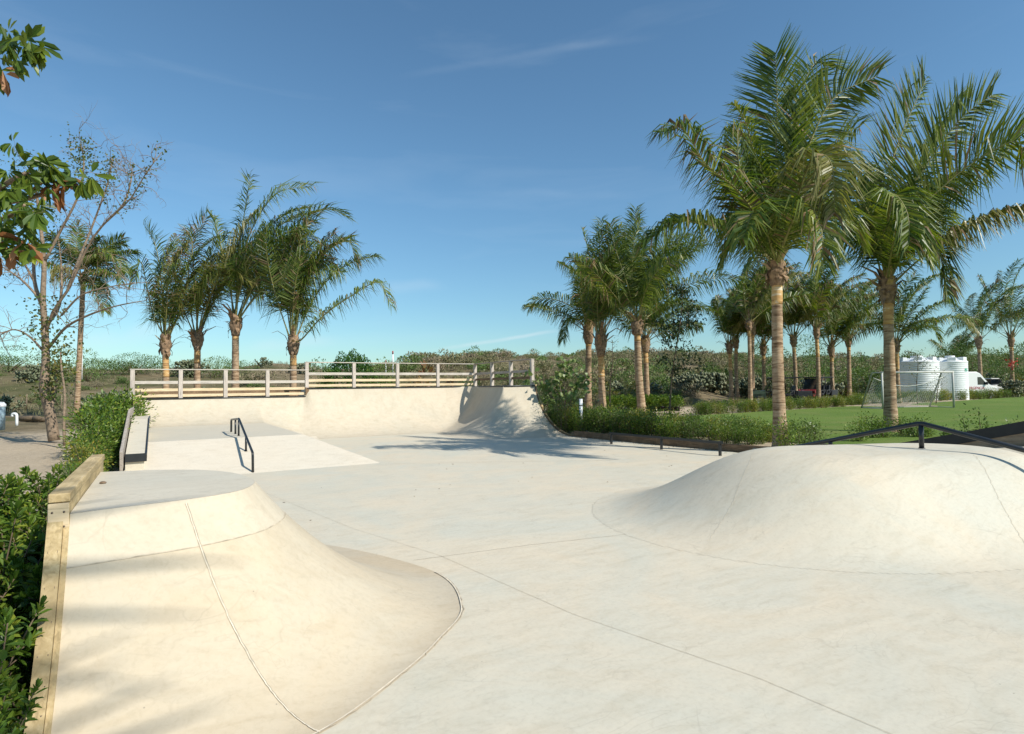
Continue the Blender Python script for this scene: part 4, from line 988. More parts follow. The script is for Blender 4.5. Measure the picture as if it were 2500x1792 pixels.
# the palm behind the photographer whose fronds shade the foreground bank
def shade_palm():
    rg = np.random.default_rng(61); sh = lambda h, q: np.array([q[0] + .53 * h, q[1] - 1.08 * h, q[2] + h])
    top = sh(7.6, (-3.0, 4.6, .5)); base = np.array([top[0] + .3, top[1], .1])
    root = thing('palm_tree', base, 'palm standing behind the camera, its fronds shading the foreground bank', 'palm tree')
    palm_trunk(root, base, top, .17, rg); palm_husk(root, top, .17, rg)
    for qs in ([(-2.1, 4.75, .9), (-1.25, 4.35, .7), (-.85, 3.7, .45), (-.72, 2.9, .15), (-.7, 2.2, .0)], [(-2.2, 3.9, .7), (-1.2, 3.3, .4), (-.35, 2.75, .1), (.1, 2.0, 0)]):
        path = cat([top + ZZ * .4] + [sh(8.3 - .25 * k, q) for k, q in enumerate(qs)], 24)
        add_frond(root, path, rg, .92, 11, wd=.075, droop=.12, wind=0, roll=.05, t0=.35)
shade_palm()

# ================================================================== shrubs, hedges
def rosette_shrub(name, seed, h, wdt, nst, mat, ln=.085, wd=.032, per=15):
    """upright stems, each ending in whorls of glossy leaves"""
    rg = np.random.default_rng(seed); root = thing(name, (0, 0, 0), None, None)
    fm, sm = MB(), MB()
    for k in range(nst):
        a = rg.uniform(0, 6.283); rr = wdt * math.sqrt(rg.random()); e = np.array([math.cos(a) * rr, math.sin(a) * rr, h * rg.uniform(.35, 1.05) * (1 - .25 * rr / wdt)])
        b0 = np.array([math.cos(a) * rr * .35, math.sin(a) * rr * .35, 0]); m_ = (b0 + e) / 2 + rg.normal(0, .04, 3)
        pth = cat([b0, m_, e], 8); sm.tube(pth, np.linspace(.009, .003, 8), 5)
        tips = [(e, nrm(e - m_))]
        for q in range(rg.integers(1, 4)):
            i = rg.integers(3, 7); d = nrm(np.array([rg.normal(), rg.normal(), .9])); L = rg.uniform(.08, .2); t_ = pth[i] + d * L
            sm.tube([pth[i], (pth[i] + t_) / 2 + ZZ * -.01, t_], [.005, .004, .003], 4); tips.append((t_, d))
        for (tp, d) in tips:
            n = int(per * rg.uniform(.8, 1.3)); ph = np.arange(n) * 2.4 + rg.uniform(0, 6); q = np.linspace(0, 1, n)
            s1 = nrm(np.cross(d, [.3, .2, .9])); s2 = np.cross(d, s1); el = np.radians(5 + 70 * (1 - q) ** .8 * 0 + 75 * q) 
            out = s1[None] * np.cos(ph)[:, None] + s2[None] * np.sin(ph)[:, None]
            D = out * np.cos(el)[:, None] + d * np.sin(el)[:, None]
            Pb = tp + d * ((q - 1) * .11)[:, None]
            leaf_faces(fm, Pb, D, nrm(np.broadcast_to(d, D.shape) - D * (D @ d)[:, None] + out * .01), ln * rg.uniform(.7, 1.15, n) * (1 - .35 * q), wd * rg.uniform(.8, 1.15, n) * (1 - .25 * q))
        n = 16; i = rg.integers(1, 7, n); D = nrm(rg.normal(0, 1, (n, 3)) + ZZ * .3)
        leaf_faces(fm, pth[i] + rg.normal(0, .01, (n, 3)), D, nrm(rg.normal(0, .4, (n, 3)) + ZZ), ln * rg.uniform(.6, 1.1, n), wd)
    fm.build('foliage', [mat], root); sm.build('stem', [M['bark_d']], root); return root
def small_shrub(name, seed, h, wdt, n, mat, ln, wd, nst=9, full=False, top=.0):
    rg = np.random.default_rng(seed); root = thing(name, (0, 0, 0), None, None); fm, sm = MB(), MB()
    for k in range(nst):
        a = rg.uniform(0, 6.283); rr = wdt * math.sqrt(rg.random()); e = np.array([math.cos(a) * rr, math.sin(a) * rr, h * rg.uniform(.6, 1.08)])
        b0 = e * np.array([.3, .3, 0]); pth = cat([b0, (b0 + e) / 2 + rg.normal(0, .05, 3) * h, e], 7); sm.tube(pth, np.linspace(.010, .003, 7), 4)
        m = n // nst; t = 1 - rg.random(m) ** (1.5 - top); q = np.stack([np.interp(t, np.linspace(0, 1, 7), pth[:, c]) for c in range(3)], 1)
        off_ = rg.normal(0, 1, (m, 3)) * np.array([.10, .10, .07]) * (h / .8); D = nrm(off_ + ZZ * .05 + rg.normal(0, .05, (m, 3)))
        leaf_faces(fm, q + off_, D, nrm(rg.normal(0, .6, (m, 3)) + ZZ), ln * rg.uniform(.6, 1.25, m), wd * rg.uniform(.7, 1.2, m), 0, full)
    fm.build('foliage', [mat], root); sm.build('stem', [M['bark_d']], root); return root

rg = np.random.default_rng(77)
# foreground hedge on the left of the kerb
hv = [rosette_shrub('hedge_shrub', 100 + k, 1.0, .42, 30, M['shrub'], .088, .033) for k in range(4)]
spots = [(-1.02, 2.55, .66), (-1.25, 3.1, .70), (-1.05, 3.75, .98), (-1.55, 3.6, .9), (-1.08, 4.35, 1.10), (-1.75, 4.5, 1.05), (-1.08, 5.0, 1.16), (-1.7, 5.3, 1.15), (-1.06, 5.7, 1.2), (-1.15, 6.45, 1.2), (-1.8, 6.3, 1.2), (-1.2, 7.2, 1.15), (-1.85, 7.3, 1.2), (-2.4, 5.6, 1.1), (-2.5, 6.8, 1.1), (-1.3, 8.0, 1.0), (-2.1, 8.3, 1.05), (-2.9, 7.9, 1.0), (-.95, 2.05, .6)]
GL = 'glossy hedge beside the foreground kerb'; LL = 'glossy green hedge shrub packed along the left of the foreground timber kerb'
spots = [(x + (.14 if x > -1.35 else 0), y, sc) for x, y, sc in spots] + [(-.72, 3.12, .70), (-.70, 2.72, .58), (-.78, 3.75, .55), (-.95, 3.4, .8), (-.82, 2.3, .5), (-1.5, 2.9, .85)]
for k, (x, y, sc) in enumerate(spots):
    src = hv[k % 4]
    if k < 4: o = place(src, (x, y, .02), rg.uniform(0, 6.28), sc)
    else: o = dup(src, (x, y, .02), rg.uniform(0, 6.28), sc)
    tag(o, LL, 'shrub', GL)
# yellow-green hedge between the left timber board and the sand
hy = [small_shrub('hedge_shrub', 120 + k, 1.0, .42, 1500, M['shrub_y'] if k == 1 else M['shrub'], .085, .035, 12) for k in range(3)]
GY2 = 'taller hedge beside the concrete ledge'
k = 0
for y in np.arange(9.6, 24.0, .62):
    for x in (-1.12,):
        h = np.interp(y, [9.6, 12, 13.5, 17, 21, 24], [.45, .5, .7, 1.05, 1.35, 1.5]) * rg.uniform(.85, 1.15)
        if x < -1.5: h *= .9
        src = hy[1 if (12 < y < 15 and rg.random() < .6) else rg.choice([0, 2])]
        p = (x + rg.normal(0, .1), y + rg.normal(0, .1), .1); o = dup(src, p, rg.uniform(0, 6.28), h)
        tag(o, 'yellow green hedge shrub behind the timber board beside the concrete ledge', 'shrub', GY2)
for q in hy: place(q, (-1.5 + rg.normal(0, .3), 22.5 + rg.uniform(0, 2), .1), 0, 1.3); tag(q, 'yellow green hedge shrub behind the timber board beside the concrete ledge', 'shrub', GY2)
# hedge along the right timber edging
hr_ = [small_shrub('hedge_shrub', 140 + k, .85, .34, 900, M['shrub_y'] if k == 2 else (M['shrub'] if k else M['ficus']), .085, .036, 11) for k in range(4)]
GR = 'hedge along the right timber edging'; LR = 'knee high green hedge shrub in the row behind the right timber edging'
first = [True] * 4
def put(src_i, p, sc, lab, grp):
    if first[src_i]: first[src_i] = False; o = place(hr_[src_i], p, rg.uniform(0, 6.28), sc)
    else: o = dup(hr_[src_i], p, rg.uniform(0, 6.28), sc)
    tag(o, lab, 'shrub', grp)
for y in np.arange(10.2, 19.6, .36):
    xb = np.interp(y, [9.4, 10.6, 12.9, 14.9, 17], [13.12, 13.0, 12.78, 12.66, 12.62])
    for j, dx in enumerate((.42, .95, 1.55, 2.15)):
        if rg.random() < (.04 if j < 2 else .15): continue
        hs = np.interp(y, [10, 11.5, 13, 16, 19], [.5, .66, .82, .86, .92]) * rg.uniform(.8, 1.15)
        put(int(rg.choice([0, 1, 3, 2], p=[.2, .35, .3, .15]) if j < 1 else rg.choice([1, 2, 3, 0], p=[.35, .35, .2, .1])), (xb + dx + rg.normal(0, .08), y + rg.normal(0, .1), .13), hs, LR, GR)
# sparse plants round the near palms and by the retaining wall
for (px, py, Zh, sc) in [(1960, 1078, 14.6, .8), (1990, 1075, 14.8, .7), (1925, 1082, 14.3, .85), (2095, 1078, 16.0, .75), (2130, 1070, 17, .8), (2160, 1076, 17, .7), (2205, 1072, 17.5, .7), (2240, 1070, 17, .75), (2265, 1060, 17, .5)]:
    p = at_d(px, py, Zh); put(int(rg.integers(0, 2)), (p[0], p[1], .12), sc, 'small dark shrub on the dry soil at the foot of the two near palms', 'shrubs below the near palms')
for (px, py, Zh, h) in [(2362, 1052, 15.5, .75), (2402, 1050, 15.2, .85), (2475, 1040, 15.2, .6), (2225, 1062, 17.5, .45), (2310, 1064, 16, .35)]:
    o = small_shrub('young_shrub', int(px), h, .12, 150, M['ficus'], .09, .034, 3); p = at_d(px, py, Zh); place(o, (p[0], p[1], .14))
    tag(o, 'thin young shrub growing behind the black retaining wall', 'shrub', 'young shrubs behind the retaining wall')
# hedge rows round the lawn
LW = 'low hedge round the lawn'
for q in np.linspace(0, 1, 40):
    a = at_z(1700, 1012, .2); b_ = at_z(2110, 988, .2); p = a * (1 - q) + b_ * q + rg.normal(0, .22, 3); 
    for dz in (0, .9):
        put(int(rg.choice([1, 2, 3])), (p[0] + FH[0] * dz, p[1] + FH[1] * dz, .15), rg.uniform(.6, .85), 'low green hedge shrub in the row along the far edge of the lawn', LW)
for q in np.linspace(0, 1, 44):
    a = at_z(2110, 988, .2); b_ = at_z(2540, 966, .2); p = a * (1 - q) + b_ * q + rg.normal(0, .3, 3)
    for dz in (.4, 1.5): put(int(rg.choice([1, 2, 3])), (p[0] + FH[0] * dz, p[1] + FH[1] * dz, .15), rg.uniform(.75, 1.05), 'low green hedge shrub in the row along the far edge of the lawn', LW)
for i, fl in enumerate(first):
    if fl: place(hr_[i], (14, 17, .1)); tag(hr_[i], LR, 'shrub', GR)

# nursery plants in black pots
pot = thing('potted_plant', (0, 0, 0), 'bushy green nursery plant in a black pot on the dirt track', 'potted plant', 'nursery plants in pots')
m = MB(); m.lathe([(.0, .0), (.16, 0), (.20, .30), (.21, .30), (.21, .33), (.18, .33), (.17, .28), (0, .28)], (0, 0, 0), 14); m.build('pot', M['steel'], pot)
m = MB(); p_, d_ = blob_pts(np.random.default_rng(8), 420, (.42, .42, .62), 6); leaf_faces(m, p_ + ZZ * .3, d_ + ZZ * .4, rg.normal(0, 1, (420, 3)) + ZZ, .11, .05, 0, False); m.build('foliage', [M['shrub']], pot)
k = 0
for px in np.linspace(1487, 1650, 15):
    for Zp in (35.5, 36.6):
        p = at_d(px + rg.normal(0, 2), 990, Zp); p[2] = float(ground_z(p[0], p[1]))
        sc = rg.uniform(.85, 1.15)
        o = place(pot, p, 0, sc) if k == 0 else dup(pot, p, rg.uniform(0, 6), sc); k += 1

# sea grape bush beside the quarter pipe
sg = thing('sea_grape', at_d(1378, 1012, 22.5) * np.array([1, 1, 0]) + ZZ * .15, 'young sea grape tree with big round leaves right beside the quarter pipe end', 'small tree')
rs = np.random.default_rng(33); m, fm = MB(), MB(); o0 = np.array(sg.location)
hubs = [(1378, 905, 0), (1350, 935, .2), (1405, 930, -.2), (1430, 925, 0), (1335, 950, .3), (1370, 960, .4), (1395, 965, -.3), (1350, 985, .2), (1390, 890, .2), (1420, 955, .1), (1362, 920, -.3), (1300, 922, .6)]
for (px, py, dz) in hubs:
    e = at_d(px, py, 22.5 + dz); mid = o0 * .45 + e * .55; mid[:2] = o0[:2] * .7 + e[:2] * .3
    m.tube(cat([o0, mid, e], 7), np.linspace(.03, .008, 7), 5)
    n = 24; q = e + rs.normal(0, .17, (n, 3)); leaf_faces(fm, q, nrm(rs.normal(0, 1, (n, 3)) + ZZ * .3), nrm(rs.normal(0, .6, (n, 3)) + ZZ * .6 - FH * .4), .19 * rs.uniform(.7, 1.2, n), .19)
m.build('trunk', [M['bark']], sg); fm.build('crown', [M['grape']], sg)
dk_ = [small_shrub('undergrowth_shrub', 300 + k, 1.3, .5, 900, M['ficus'], .07, .03, 12) for k in range(3)]
for o, (px, Zp) in zip(dk_, [(1352, 22.3), (1375, 21.6), (1335, 23.5)]):
    p = at_d(px, 1000, Zp); place(o, (p[0], p[1], .1)); tag(o, 'dark small leaved shrub under the sea grape beside the quarter pipe', 'shrub', 'shrubs under the sea grape')

# slender saplings
M['sapling'] = leaf('sapling_leaf', [(.016, .030, .010), (.030, .052, .016), (.050, .075, .024)], .5, .2)
def sapling(name, px, py0, Z, py1, dx, seed, label, n=420, w_=1.0, mat='ficus', leafs=.085, rtop=.3):
    rs = np.random.default_rng(seed); b0 = at_d(px, py0, Z); b0[2] = float(ground_z(b0[0], b0[1])); t1 = at_d(px + dx, py1, Z); H = t1[2] - b0[2]
    o = thing(name, b0, label, 'small tree'); tm_, fm = MB(), MB()
    pth = cat([b0, b0 * .6 + t1 * .4 - CR * .05 * H * .3, b0 * .25 + t1 * .75 + CR * .03 * H * .2, t1], 14); tm_.tube(pth, np.linspace(.038, .006, 14), 6)
    for k in range(26):
        t = rs.uniform(.3, .98); i = t * 13; p = np.array([np.interp(i, range(14), pth[:, c]) for c in range(3)])
        a = rs.uniform(0, 6.28); d = nrm(np.array([math.cos(a), math.sin(a), rs.uniform(.1, .9)])); L = rs.uniform(.35, 1.0) * w_ * (1.15 - t * .55)
        q = np.array([p, p + d * L * .5, p + d * L + ZZ * L * .12]); tm_.tube(q, [.010, .006, .003], 4)
        m_ = n // 26; u = rs.uniform(.35, 1.05, m_); c = p + d * (L * u)[:, None] + rs.normal(0, .11, (m_, 3)) * w_
        leaf_faces(fm, c, nrm(rs.normal(0, 1, (m_, 3)) + ZZ * .2), nrm(rs.normal(0, .7, (m_, 3)) + ZZ), leafs * rs.uniform(.6, 1.2, m_), leafs * .5, 0, False)
    tm_.build('trunk', [M['bark_d']], o); fm.build('crown', [M[mat]], o); return o
sapling('sapling_tree', 1632, 1040, 20.5, 705, 35, 71, 'slender dark leaved sapling standing in the right hedge, left of the tallest palm', 1500, 1.15, 'sapling', .13)
sapling('sapling_tree', 1490, 1020, 24, 830, 5, 72, 'thin sapling with few yellow leaves between two palm trunks by the dirt track', 90, .7, 'vine')
sapling('sapling_tree', 2240, 985, 42, 860, 0, 73, 'wispy young tree in front of the left white tank', 200, 1.5, 'bare_leaf', .12)
sapling('sapling_tree', 2285, 985, 43, 905, 12, 74, 'short wispy sapling between the two white tanks', 110, 1.4, 'bare_leaf', .12)

# ================================================================== bare tree and near broad-leaf tree (left)
bt = thing('bare_tree', at_d(118, 1068, 19) * np.array([1, 1, 0]) + ZZ * .25, 'nearly bare pale tree on the sand at left, vines climbing its trunk', 'tree')
rs = np.random.default_rng(91); tm_, lf, vf, tw = MB(), MB(), MB(), MB()
def limb(pts, r0, r1, n=16): p = cat([at_d(px, py, 19 + dz) for px, py, dz in pts], n); tm_.tube(p, np.linspace(r0, r1, n), 7); return p
limbs = [limb([(133, 1076, 0), (122, 1010, 0), (108, 945, 0), (112, 880, .1), (110, 800, .2)], .17, .10), limb([(120, 1000, 0), (133, 950, .2), (136, 900, .2)], .11, .06),
         limb([(110, 800, .2), (105, 730, .2), (108, 640, .3), (100, 560, .4), (90, 480, .4), (78, 400, .5)], .10, .02), limb([(110, 820, .2), (130, 760, 0), (170, 700, -.2), (215, 600, -.4), (260, 540, -.6), (315, 490, -.8), (352, 430, -.9), (394, 372, -1)], .052, .009),
         limb([(260, 540, -.6), (300, 500, -.5), (318, 450, -.4), (324, 400, -.4)], .04, .012), limb([(108, 760, .2), (85, 690, .6), (80, 600, .9), (60, 500, 1.1), (40, 430, 1.2)], .07, .015), limb([(108, 640, .3), (150, 560, .3), (190, 480, .2), (205, 400, .2), (196, 350, .2)], .05, .012),
         limb([(170, 700, -.2), (190, 640, .2), (230, 540, .5), (262, 450, .6), (275, 385, .7)], .05, .012), limb([(118, 850, .1), (160, 800, -.3), (215, 770, -.6), (280, 748, -.9), (345, 735, -1.1)], .05, .012), limb([(108, 860, .1), (70, 820, .3), (30, 805, .5), (-20, 830, .6)], .04, .012), limb([(106, 740, .3), (60, 690, .5), (20, 660, .6), (-20, 640, .8)], .045, .012),
         limb([(110, 800, .2), (145, 745, .6), (150, 660, 1.0), (140, 560, 1.2)], .06, .015), limb([(85, 690, .6), (40, 610, .8), (-10, 540, .9)], .04, .012), limb([(150, 770, -.2), (200, 720, -.4), (270, 700, -.5), (330, 690, -.6)], .035, .01)]
def twig(p, d, L, r, dep):
    n = 4; q = [p]; 
    for i in range(n): d = nrm(d + rs.normal(0, .28, 3)); q.append(q[-1] + d * L / n)
    tw.tube(q, np.linspace(r, r * .4, n + 1), 3, cap=False)
    if dep > 0:
        for k in range(rs.integers(2, 4)): i = rs.integers(1, n + 1); twig(q[i], nrm(d + rs.normal(0, .75, 3)), L * rs.uniform(.45, .75), r * .55, dep - 1)
    return q[-1], d
for li, p in enumerate(limbs[2:]):
    for k in range(13 if li != 1 else 22):
        i = int(rs.integers(4, len(p) - 1)); t = nrm(p[i + 1 if i + 1 < len(p) else i] - p[i - 1]); d = nrm(t * .7 + nrm(np.cross(t, rs.normal(0, 1, 3))) * .9)
        twig(p[i], d, rs.uniform(.5, 1.15), .013, 2)
for p, nl_, spr in [(limbs[3], 170, .12), (limbs[4], 40, .09), (limbs[6], 420, .22), (limbs[7], 260, .14), (limbs[2], 360, .35), (limbs[5], 420, .5), (limbs[12], 420, .6), (limbs[10], 60, .3), (limbs[11], 90, .3)]:
    k = rs.uniform(.62, 1.02, nl_) * (len(p) - 1); c = np.stack([np.interp(k, range(len(p)), p[:, a]) for a in range(3)], 1) + rs.normal(0, spr, (nl_, 3))
    leaf_faces(lf, c, nrm(rs.normal(0, 1, (nl_, 3))), nrm(rs.normal(0, .8, (nl_, 3)) + ZZ), .10 * rs.uniform(.6, 1.2, nl_), .06, 0, False)
for k in range(900):
    py = rs.choice([rs.uniform(720, 900), rs.uniform(880, 975)]); px = 125 + rs.normal(0, 26) * (1.2 if py < 850 else .8) + 18 * math.sin(py * .03)
    c = at_d(px, py, 19 + rs.normal(0, .35)); leaf_faces(vf, c[None], nrm(rs.normal(0, 1, (1, 3)) - ZZ * .3), nrm(rs.normal(0, .8, (1, 3)) + ZZ * .6), .12 * rs.uniform(.6, 1.2), .075, 0, False)
tm_.build('trunk', [M['bark']], bt); tw.build('twigs', [M['bark']], bt); lf.build('crown', [M['bare_leaf']], bt); vf.build('vine', [M['vine']], bt)
b0 = at_d(158, 1105, 17.5); b0[2] = .2
o = thing('thin_tree', b0, 'thin crooked stem standing on the sand just right of the bare tree', 'small tree')
m = MB(); m.tube(cat([b0, at_d(156, 1030, 17.5), at_d(158, 960, 17.6), at_d(150, 900, 17.6), at_d(148, 860, 17.7)], 14), np.linspace(.05, .02, 14), 6); m.build('trunk', [M['bark']], o)
m = MB(); n = 110; c = at_d(150, 885, 17.6) + rs.normal(0, 1, (n, 3)) * np.array([.3, .3, .4]); leaf_faces(m, c, nrm(rs.normal(0, 1, (n, 3))), nrm(rs.normal(0, .8, (n, 3)) + ZZ), .12, .06, 0, False); m.build('crown', [M['vine']], o)

tb_ = thing('broadleaf_tree', (-6.2, 6.2, .1), 'near broad leaved tree reaching in from the left edge with palmate leaves, some brown', 'tree')
m = MB(); trunk_b = np.array([-6.2, 6.2, .1]); fork = at_d(-420, 760, 6.6)
m.tube(cat([trunk_b, trunk_b * .5 + fork * .5, fork], 8), np.linspace(.16, .10, 8), 8)
br = {'a': [(-420, 760, 6.6), (-200, 620, 6.2), (-60, 500, 6.0), (30, 440, 5.9), (80, 415, 5.9)], 'b': [(-200, 620, 6.2), (-80, 560, 5.8), (20, 530, 5.6), (60, 500, 5.5)], 'c': [(-420, 760, 6.6), (-260, 420, 6.4), (-120, 220, 6.2), (-20, 120, 6.0), (30, 100, 5.9)],
      'd': [(-60, 500, 6.0), (40, 490, 6.1), (120, 470, 6.2), (190, 450, 6.2)], 'e': [(-80, 560, 5.8), (0, 580, 5.7), (40, 590, 5.6)]}
for k_, q in br.items(): m.tube(cat([at_d(*a) for a in q], 10), np.linspace(.06 if k_ in 'ac' else .035, .012, 10), 6)
fm, dm, ym = MB(), MB(), MB()
def palmate(mb, c, tipdir, L, k=6):
    d = nrm(tipdir); s = nrm(np.cross(d, rs.normal(0, 1, 3))); u = np.cross(s, d); st = c
    angs = np.linspace(-1.25, 1.25, k) + rs.normal(0, .1, k)
    D = nrm(np.cos(angs)[:, None] * (d * .45 - ZZ * .75) + np.sin(angs)[:, None] * s + rs.normal(0, .12, (k, 3)))
    N_ = nrm(np.broadcast_to(u, (k, 3)) + ZZ * .8 - FH * .5)
    leaf_faces(mb, np.broadcast_to(c, (k, 3)) + D * L * .12, D, N_, L * rs.uniform(.8, 1.1, k) * (1 - .3 * (np.abs(angs) / 1.25) ** 2), L * .29)
cl = [(65, 400, 5.9), (40, 385, 5.9), (85, 385, 6.0), (110, 395, 6.0), (60, 425, 5.8), (130, 410, 6.1), (150, 425, 6.1), (175, 430, 6.2), (195, 440, 6.2), (20, 420, 5.8), (5, 450, 5.9), (90, 430, 6.1), (0, 510, 5.6), (30, 505, 5.6), (60, 520, 5.5), (85, 520, 5.5), (15, 545, 5.6), (45, 560, 5.5), (70, 555, 5.6), (0, 580, 5.6), (30, 590, 5.5), (55, 595, 5.5), (90, 500, 5.7), (15, 610, 5.5), (105, 475, 6.0), (-30, 480, 5.8), (-40, 560, 5.6), (-70, 430, 6.0),
      (10, 80, 6.0), (30, 95, 5.9), (50, 100, 5.9), (75, 95, 5.9), (90, 110, 6.0), (60, 125, 5.9), (20, 120, 5.9), (95, 130, 6.0), (0, 70, 6.0), (-10, 140, 6.0), (40, 135, 5.9), (-40, 90, 6.1), (-50, 160, 6.1)]
cl = cl + [(a + rs.normal(0, 16), b + rs.normal(0, 14), c + rs.normal(0, .15)) for (a, b, c) in cl if a > -20]
for (px, py, Z) in cl: palmate(fm, at_d(px + rs.normal(0, 4), py + rs.normal(0, 4), Z + rs.normal(0, .1)), rs.normal(0, 1, 3) + CR * .7 + ZZ * .1, .205 * rs.uniform(.8, 1.1), 7)
for (px, py, Z) in [(130, 435, 6.1), (118, 440, 6.1), (150, 450, 6.2), (5, 165, 6.0), (8, 180, 6.0), (28, 600, 5.5), (0, 570, 5.6), (140, 445, 6.1), (160, 440, 6.1), (12, 590, 5.5), (3, 620, 5.6), (60, 585, 5.5)]: palmate(dm, at_d(px, py, Z), rs.normal(0, .3, 3) - ZZ, .26, 3)
for (px, py, Z) in [(207, 432, 6.2), (65, 600, 5.6)]: palmate(ym, at_d(px, py, Z), CR * .6, .2, 5)
m.build('trunk', [M['bark']], tb_); fm.build('leaves', [M['tab']], tb_); dm.build('dead_leaves', [M['tab_dead']], tb_); ym.build('young_leaves', [M['tab_y']], tb_)

# ================================================================== scrub on the dunes
rg = np.random.default_rng(5)
SC = [bush_mesh('scrub_bush', 400 + k, 1300, (1.1, 1.1, .95), .15, .05, M[['scrub', 'scrub', 'scrub_g', 'scrub', 'scrub_g', 'scrub_d'][k]], 8, twigs=160 if k != 4 else 40) for k in range(6)]
GS = 'scrub bushes on the dune slope'; LSB = 'grey green scrub bush, one of many covering the dune slope beyond the park'
def dens(px): return np.interp(px, [-200, 150, 300, 700, 900, 1100, 2600], [.30, .25, .22, .25, .7, 1.0, 1.0])
cand = []
while len(cand) < 1500:
    px = rg.uniform(-120, 2620); u = rg.random(); Z = 44 + 76 * u ** 1.1
    if px > 1680: Z = 60 + 55 * u
    if rg.random() > dens(px): continue
    if px < 860 and Z > 62 and rg.random() < .93: continue
    w0 = at_d(px, 900, Z)
    if vnoise(w0[0] * .33, w0[1] * .33, 2) < -.12 and rg.random() < .72: continue
    cand.append((px, Z))
cand.sort(key=lambda c: c[1])
stuff = MB(); used = [False] * 6
smallv = []
for k in range(4):
    r2 = np.random.default_rng(600 + k); smallv.append((blob_pts(r2, 430, (1.1, 1.1, .95), 7), r2))
for i, (px, Z) in enumerate(cand):
    p = at_d(px, 900, Z); p[2] = float(ground_z(p[0], p[1])) - .1
    sc = rg.uniform(.5, 1.2) * (1.15 if px > 1000 else .8) * (1 + .45 * float(vnoise(p[0] * .21, p[1] * .21, 5)))
    if i < 250:
        j = int(rg.choice(6, p=[.26, .22, .18, .16, .1, .08])); rz = rg.uniform(0, 6.28); s3 = (sc * rg.uniform(.8, 1.3), sc * rg.uniform(.8, 1.3), sc * rg.uniform(.7, 1.15))
        o = place(SC[j], p, rz, s3) if not used[j] else dup(SC[j], p, rz, s3); used[j] = True; tag(o, LSB, 'bush', GS)
    else:
        (q, d), r2 = smallv[int(rg.integers(0, 4))]; a = rg.uniform(0, 6.28); ca, sa = math.cos(a), math.sin(a); Rm = np.array([[ca, -sa, 0], [sa, ca, 0], [0, 0, 1]])
        n = len(q); qq = (q @ Rm.T) * sc * np.array([1.2, 1.2, 1]) + p
        mi = int(rg.choice([0, 0, 0, 1, 2])); leaf_faces(stuff, qq, nrm(d @ Rm.T + rg.normal(0, .6, (n, 3)) + ZZ * .4), nrm(rg.normal(0, 1, (n, 3)) + ZZ), .20 * sc * rg.uniform(.6, 1.3, n), .085 * sc, mi, False)
o = stuff.build('scrub_cover', [M['scrub'], M['scrub_g'], M['scrub_d']]); tag(o, 'mass of dry grey green scrub over the far dune ridge', 'scrub', kind='stuff')
# dry grass tufts
gmb = MB()
for i in range(2600):
    px = rg.uniform(-100, 2600); Z = 36 + 50 * rg.random()
    if px > 1680: Z = 54 + 40 * rg.random()
    p = at_d(px, 900, Z); p[2] = float(ground_z(p[0], p[1])); n = 12
    leaf_faces(gmb, p + rg.normal(0, .18, (n, 3)) * [1, 1, 0], nrm(rg.normal(0, .45, (n, 3)) + ZZ), rg.normal(0, 1, (n, 3)), rg.uniform(.25, .6, n), .035, int(rg.choice([0, 0, 1])), False)
o = gmb.build('dry_grass', [M['scrub_d'], M['scrub']]); tag(o, 'dry grass tufts over the sandy field', 'grass', kind='stuff')

def one_bush(px, py, Z, size, seed, n, ln, mat, label, cat_='bush', group=None, name='bush', lumps=8):
    o = bush_mesh(name, seed, n, size, ln, ln * .5, M[mat], lumps, stems=5)
    p = at_d(px, py, Z); p[2] = float(ground_z(p[0], p[1])) - .05; place(o, p); return tag(o, label, cat_, group)
def dome_bush(px, Z, size, n, ln, label):
    r2 = np.random.default_rng(77); d = nrm(r2.normal(0, 1, (n, 3))); d[:, 2] = np.abs(d[:, 2]); lob = 1 + .09 * np.sin(d[:, 0] * 9 + 1) * np.sin(d[:, 1] * 8) + .06 * np.sin(d[:, 2] * 13 + d[:, 0] * 11)
    p = d * (lob * r2.uniform(.72, 1.0, n) ** .5)[:, None] * np.asarray(size); m_ = MB()
    leaf_faces(m_, p, nrm(d + r2.normal(0, .6, (n, 3)) + ZZ * .3), nrm(d + r2.normal(0, .5, (n, 3)) + ZZ * .5), ln * r2.uniform(.7, 1.2, n), ln * .55, 0, False)
    m_.tube([(0, 0, -.2), (.1, 0, size[2] * .6)], [.16, .06], 6, 1); o = m_.build('bush', [M['round'], M['bark_d']]); q = at_d(px, 920, Z); q[2] = float(ground_z(q[0], q[1])) - .05; place(o, q); return tag(o, label, 'bush')
dome_bush(858, 46, (2.6, 2.4, 4.15), 9000, .18, 'big round bright green bush behind the middle fence')
one_bush(805, 925, 44, (2.0, 1.8, 3.0), 502, 2600, .15, 'dune_g', 'lower green bush at the left foot of the big round bush')
one_bush(922, 925, 44, (2.2, 1.8, 2.9), 503, 2600, .15, 'dune_g', 'lower green bush at the right foot of the big round bush')
one_bush(330, 890, 66, (5.0, 3.0, 2.4), 504, 7000, .15, 'dune_g', 'wide low green bush on the dune, left of the palms behind the left fence', lumps=11)
one_bush(520, 890, 68, (3.6, 2.6, 2.3), 505, 5000, .15, 'dune_g', 'green bush on the dune between the second and tallest palms of the left clump', lumps=9)
one_bush(215, 890, 60, (2.2, 2.0, 2.3), 506, 1500, .16, 'scrub_g', 'loose grey green bush on the dune beside the thin white pole')
one_bush(20, 890, 64, (4.5, 2.5, 2.4), 507, 4200, .16, 'scrub_g', 'dark green bush on the dune at the left edge')
one_bush(1510, 905, 47, (1.5, 1.4, 2.1), 508, 1100, .22, 'vine', 'yellowish bush on the slope left of the biggest palm in the right cluster')
one_bush(1130, 900, 50, (1.6, 1.5, 2.0), 509, 1300, .18, 'round', 'dark green bush on the slope behind the right end of the middle fence')
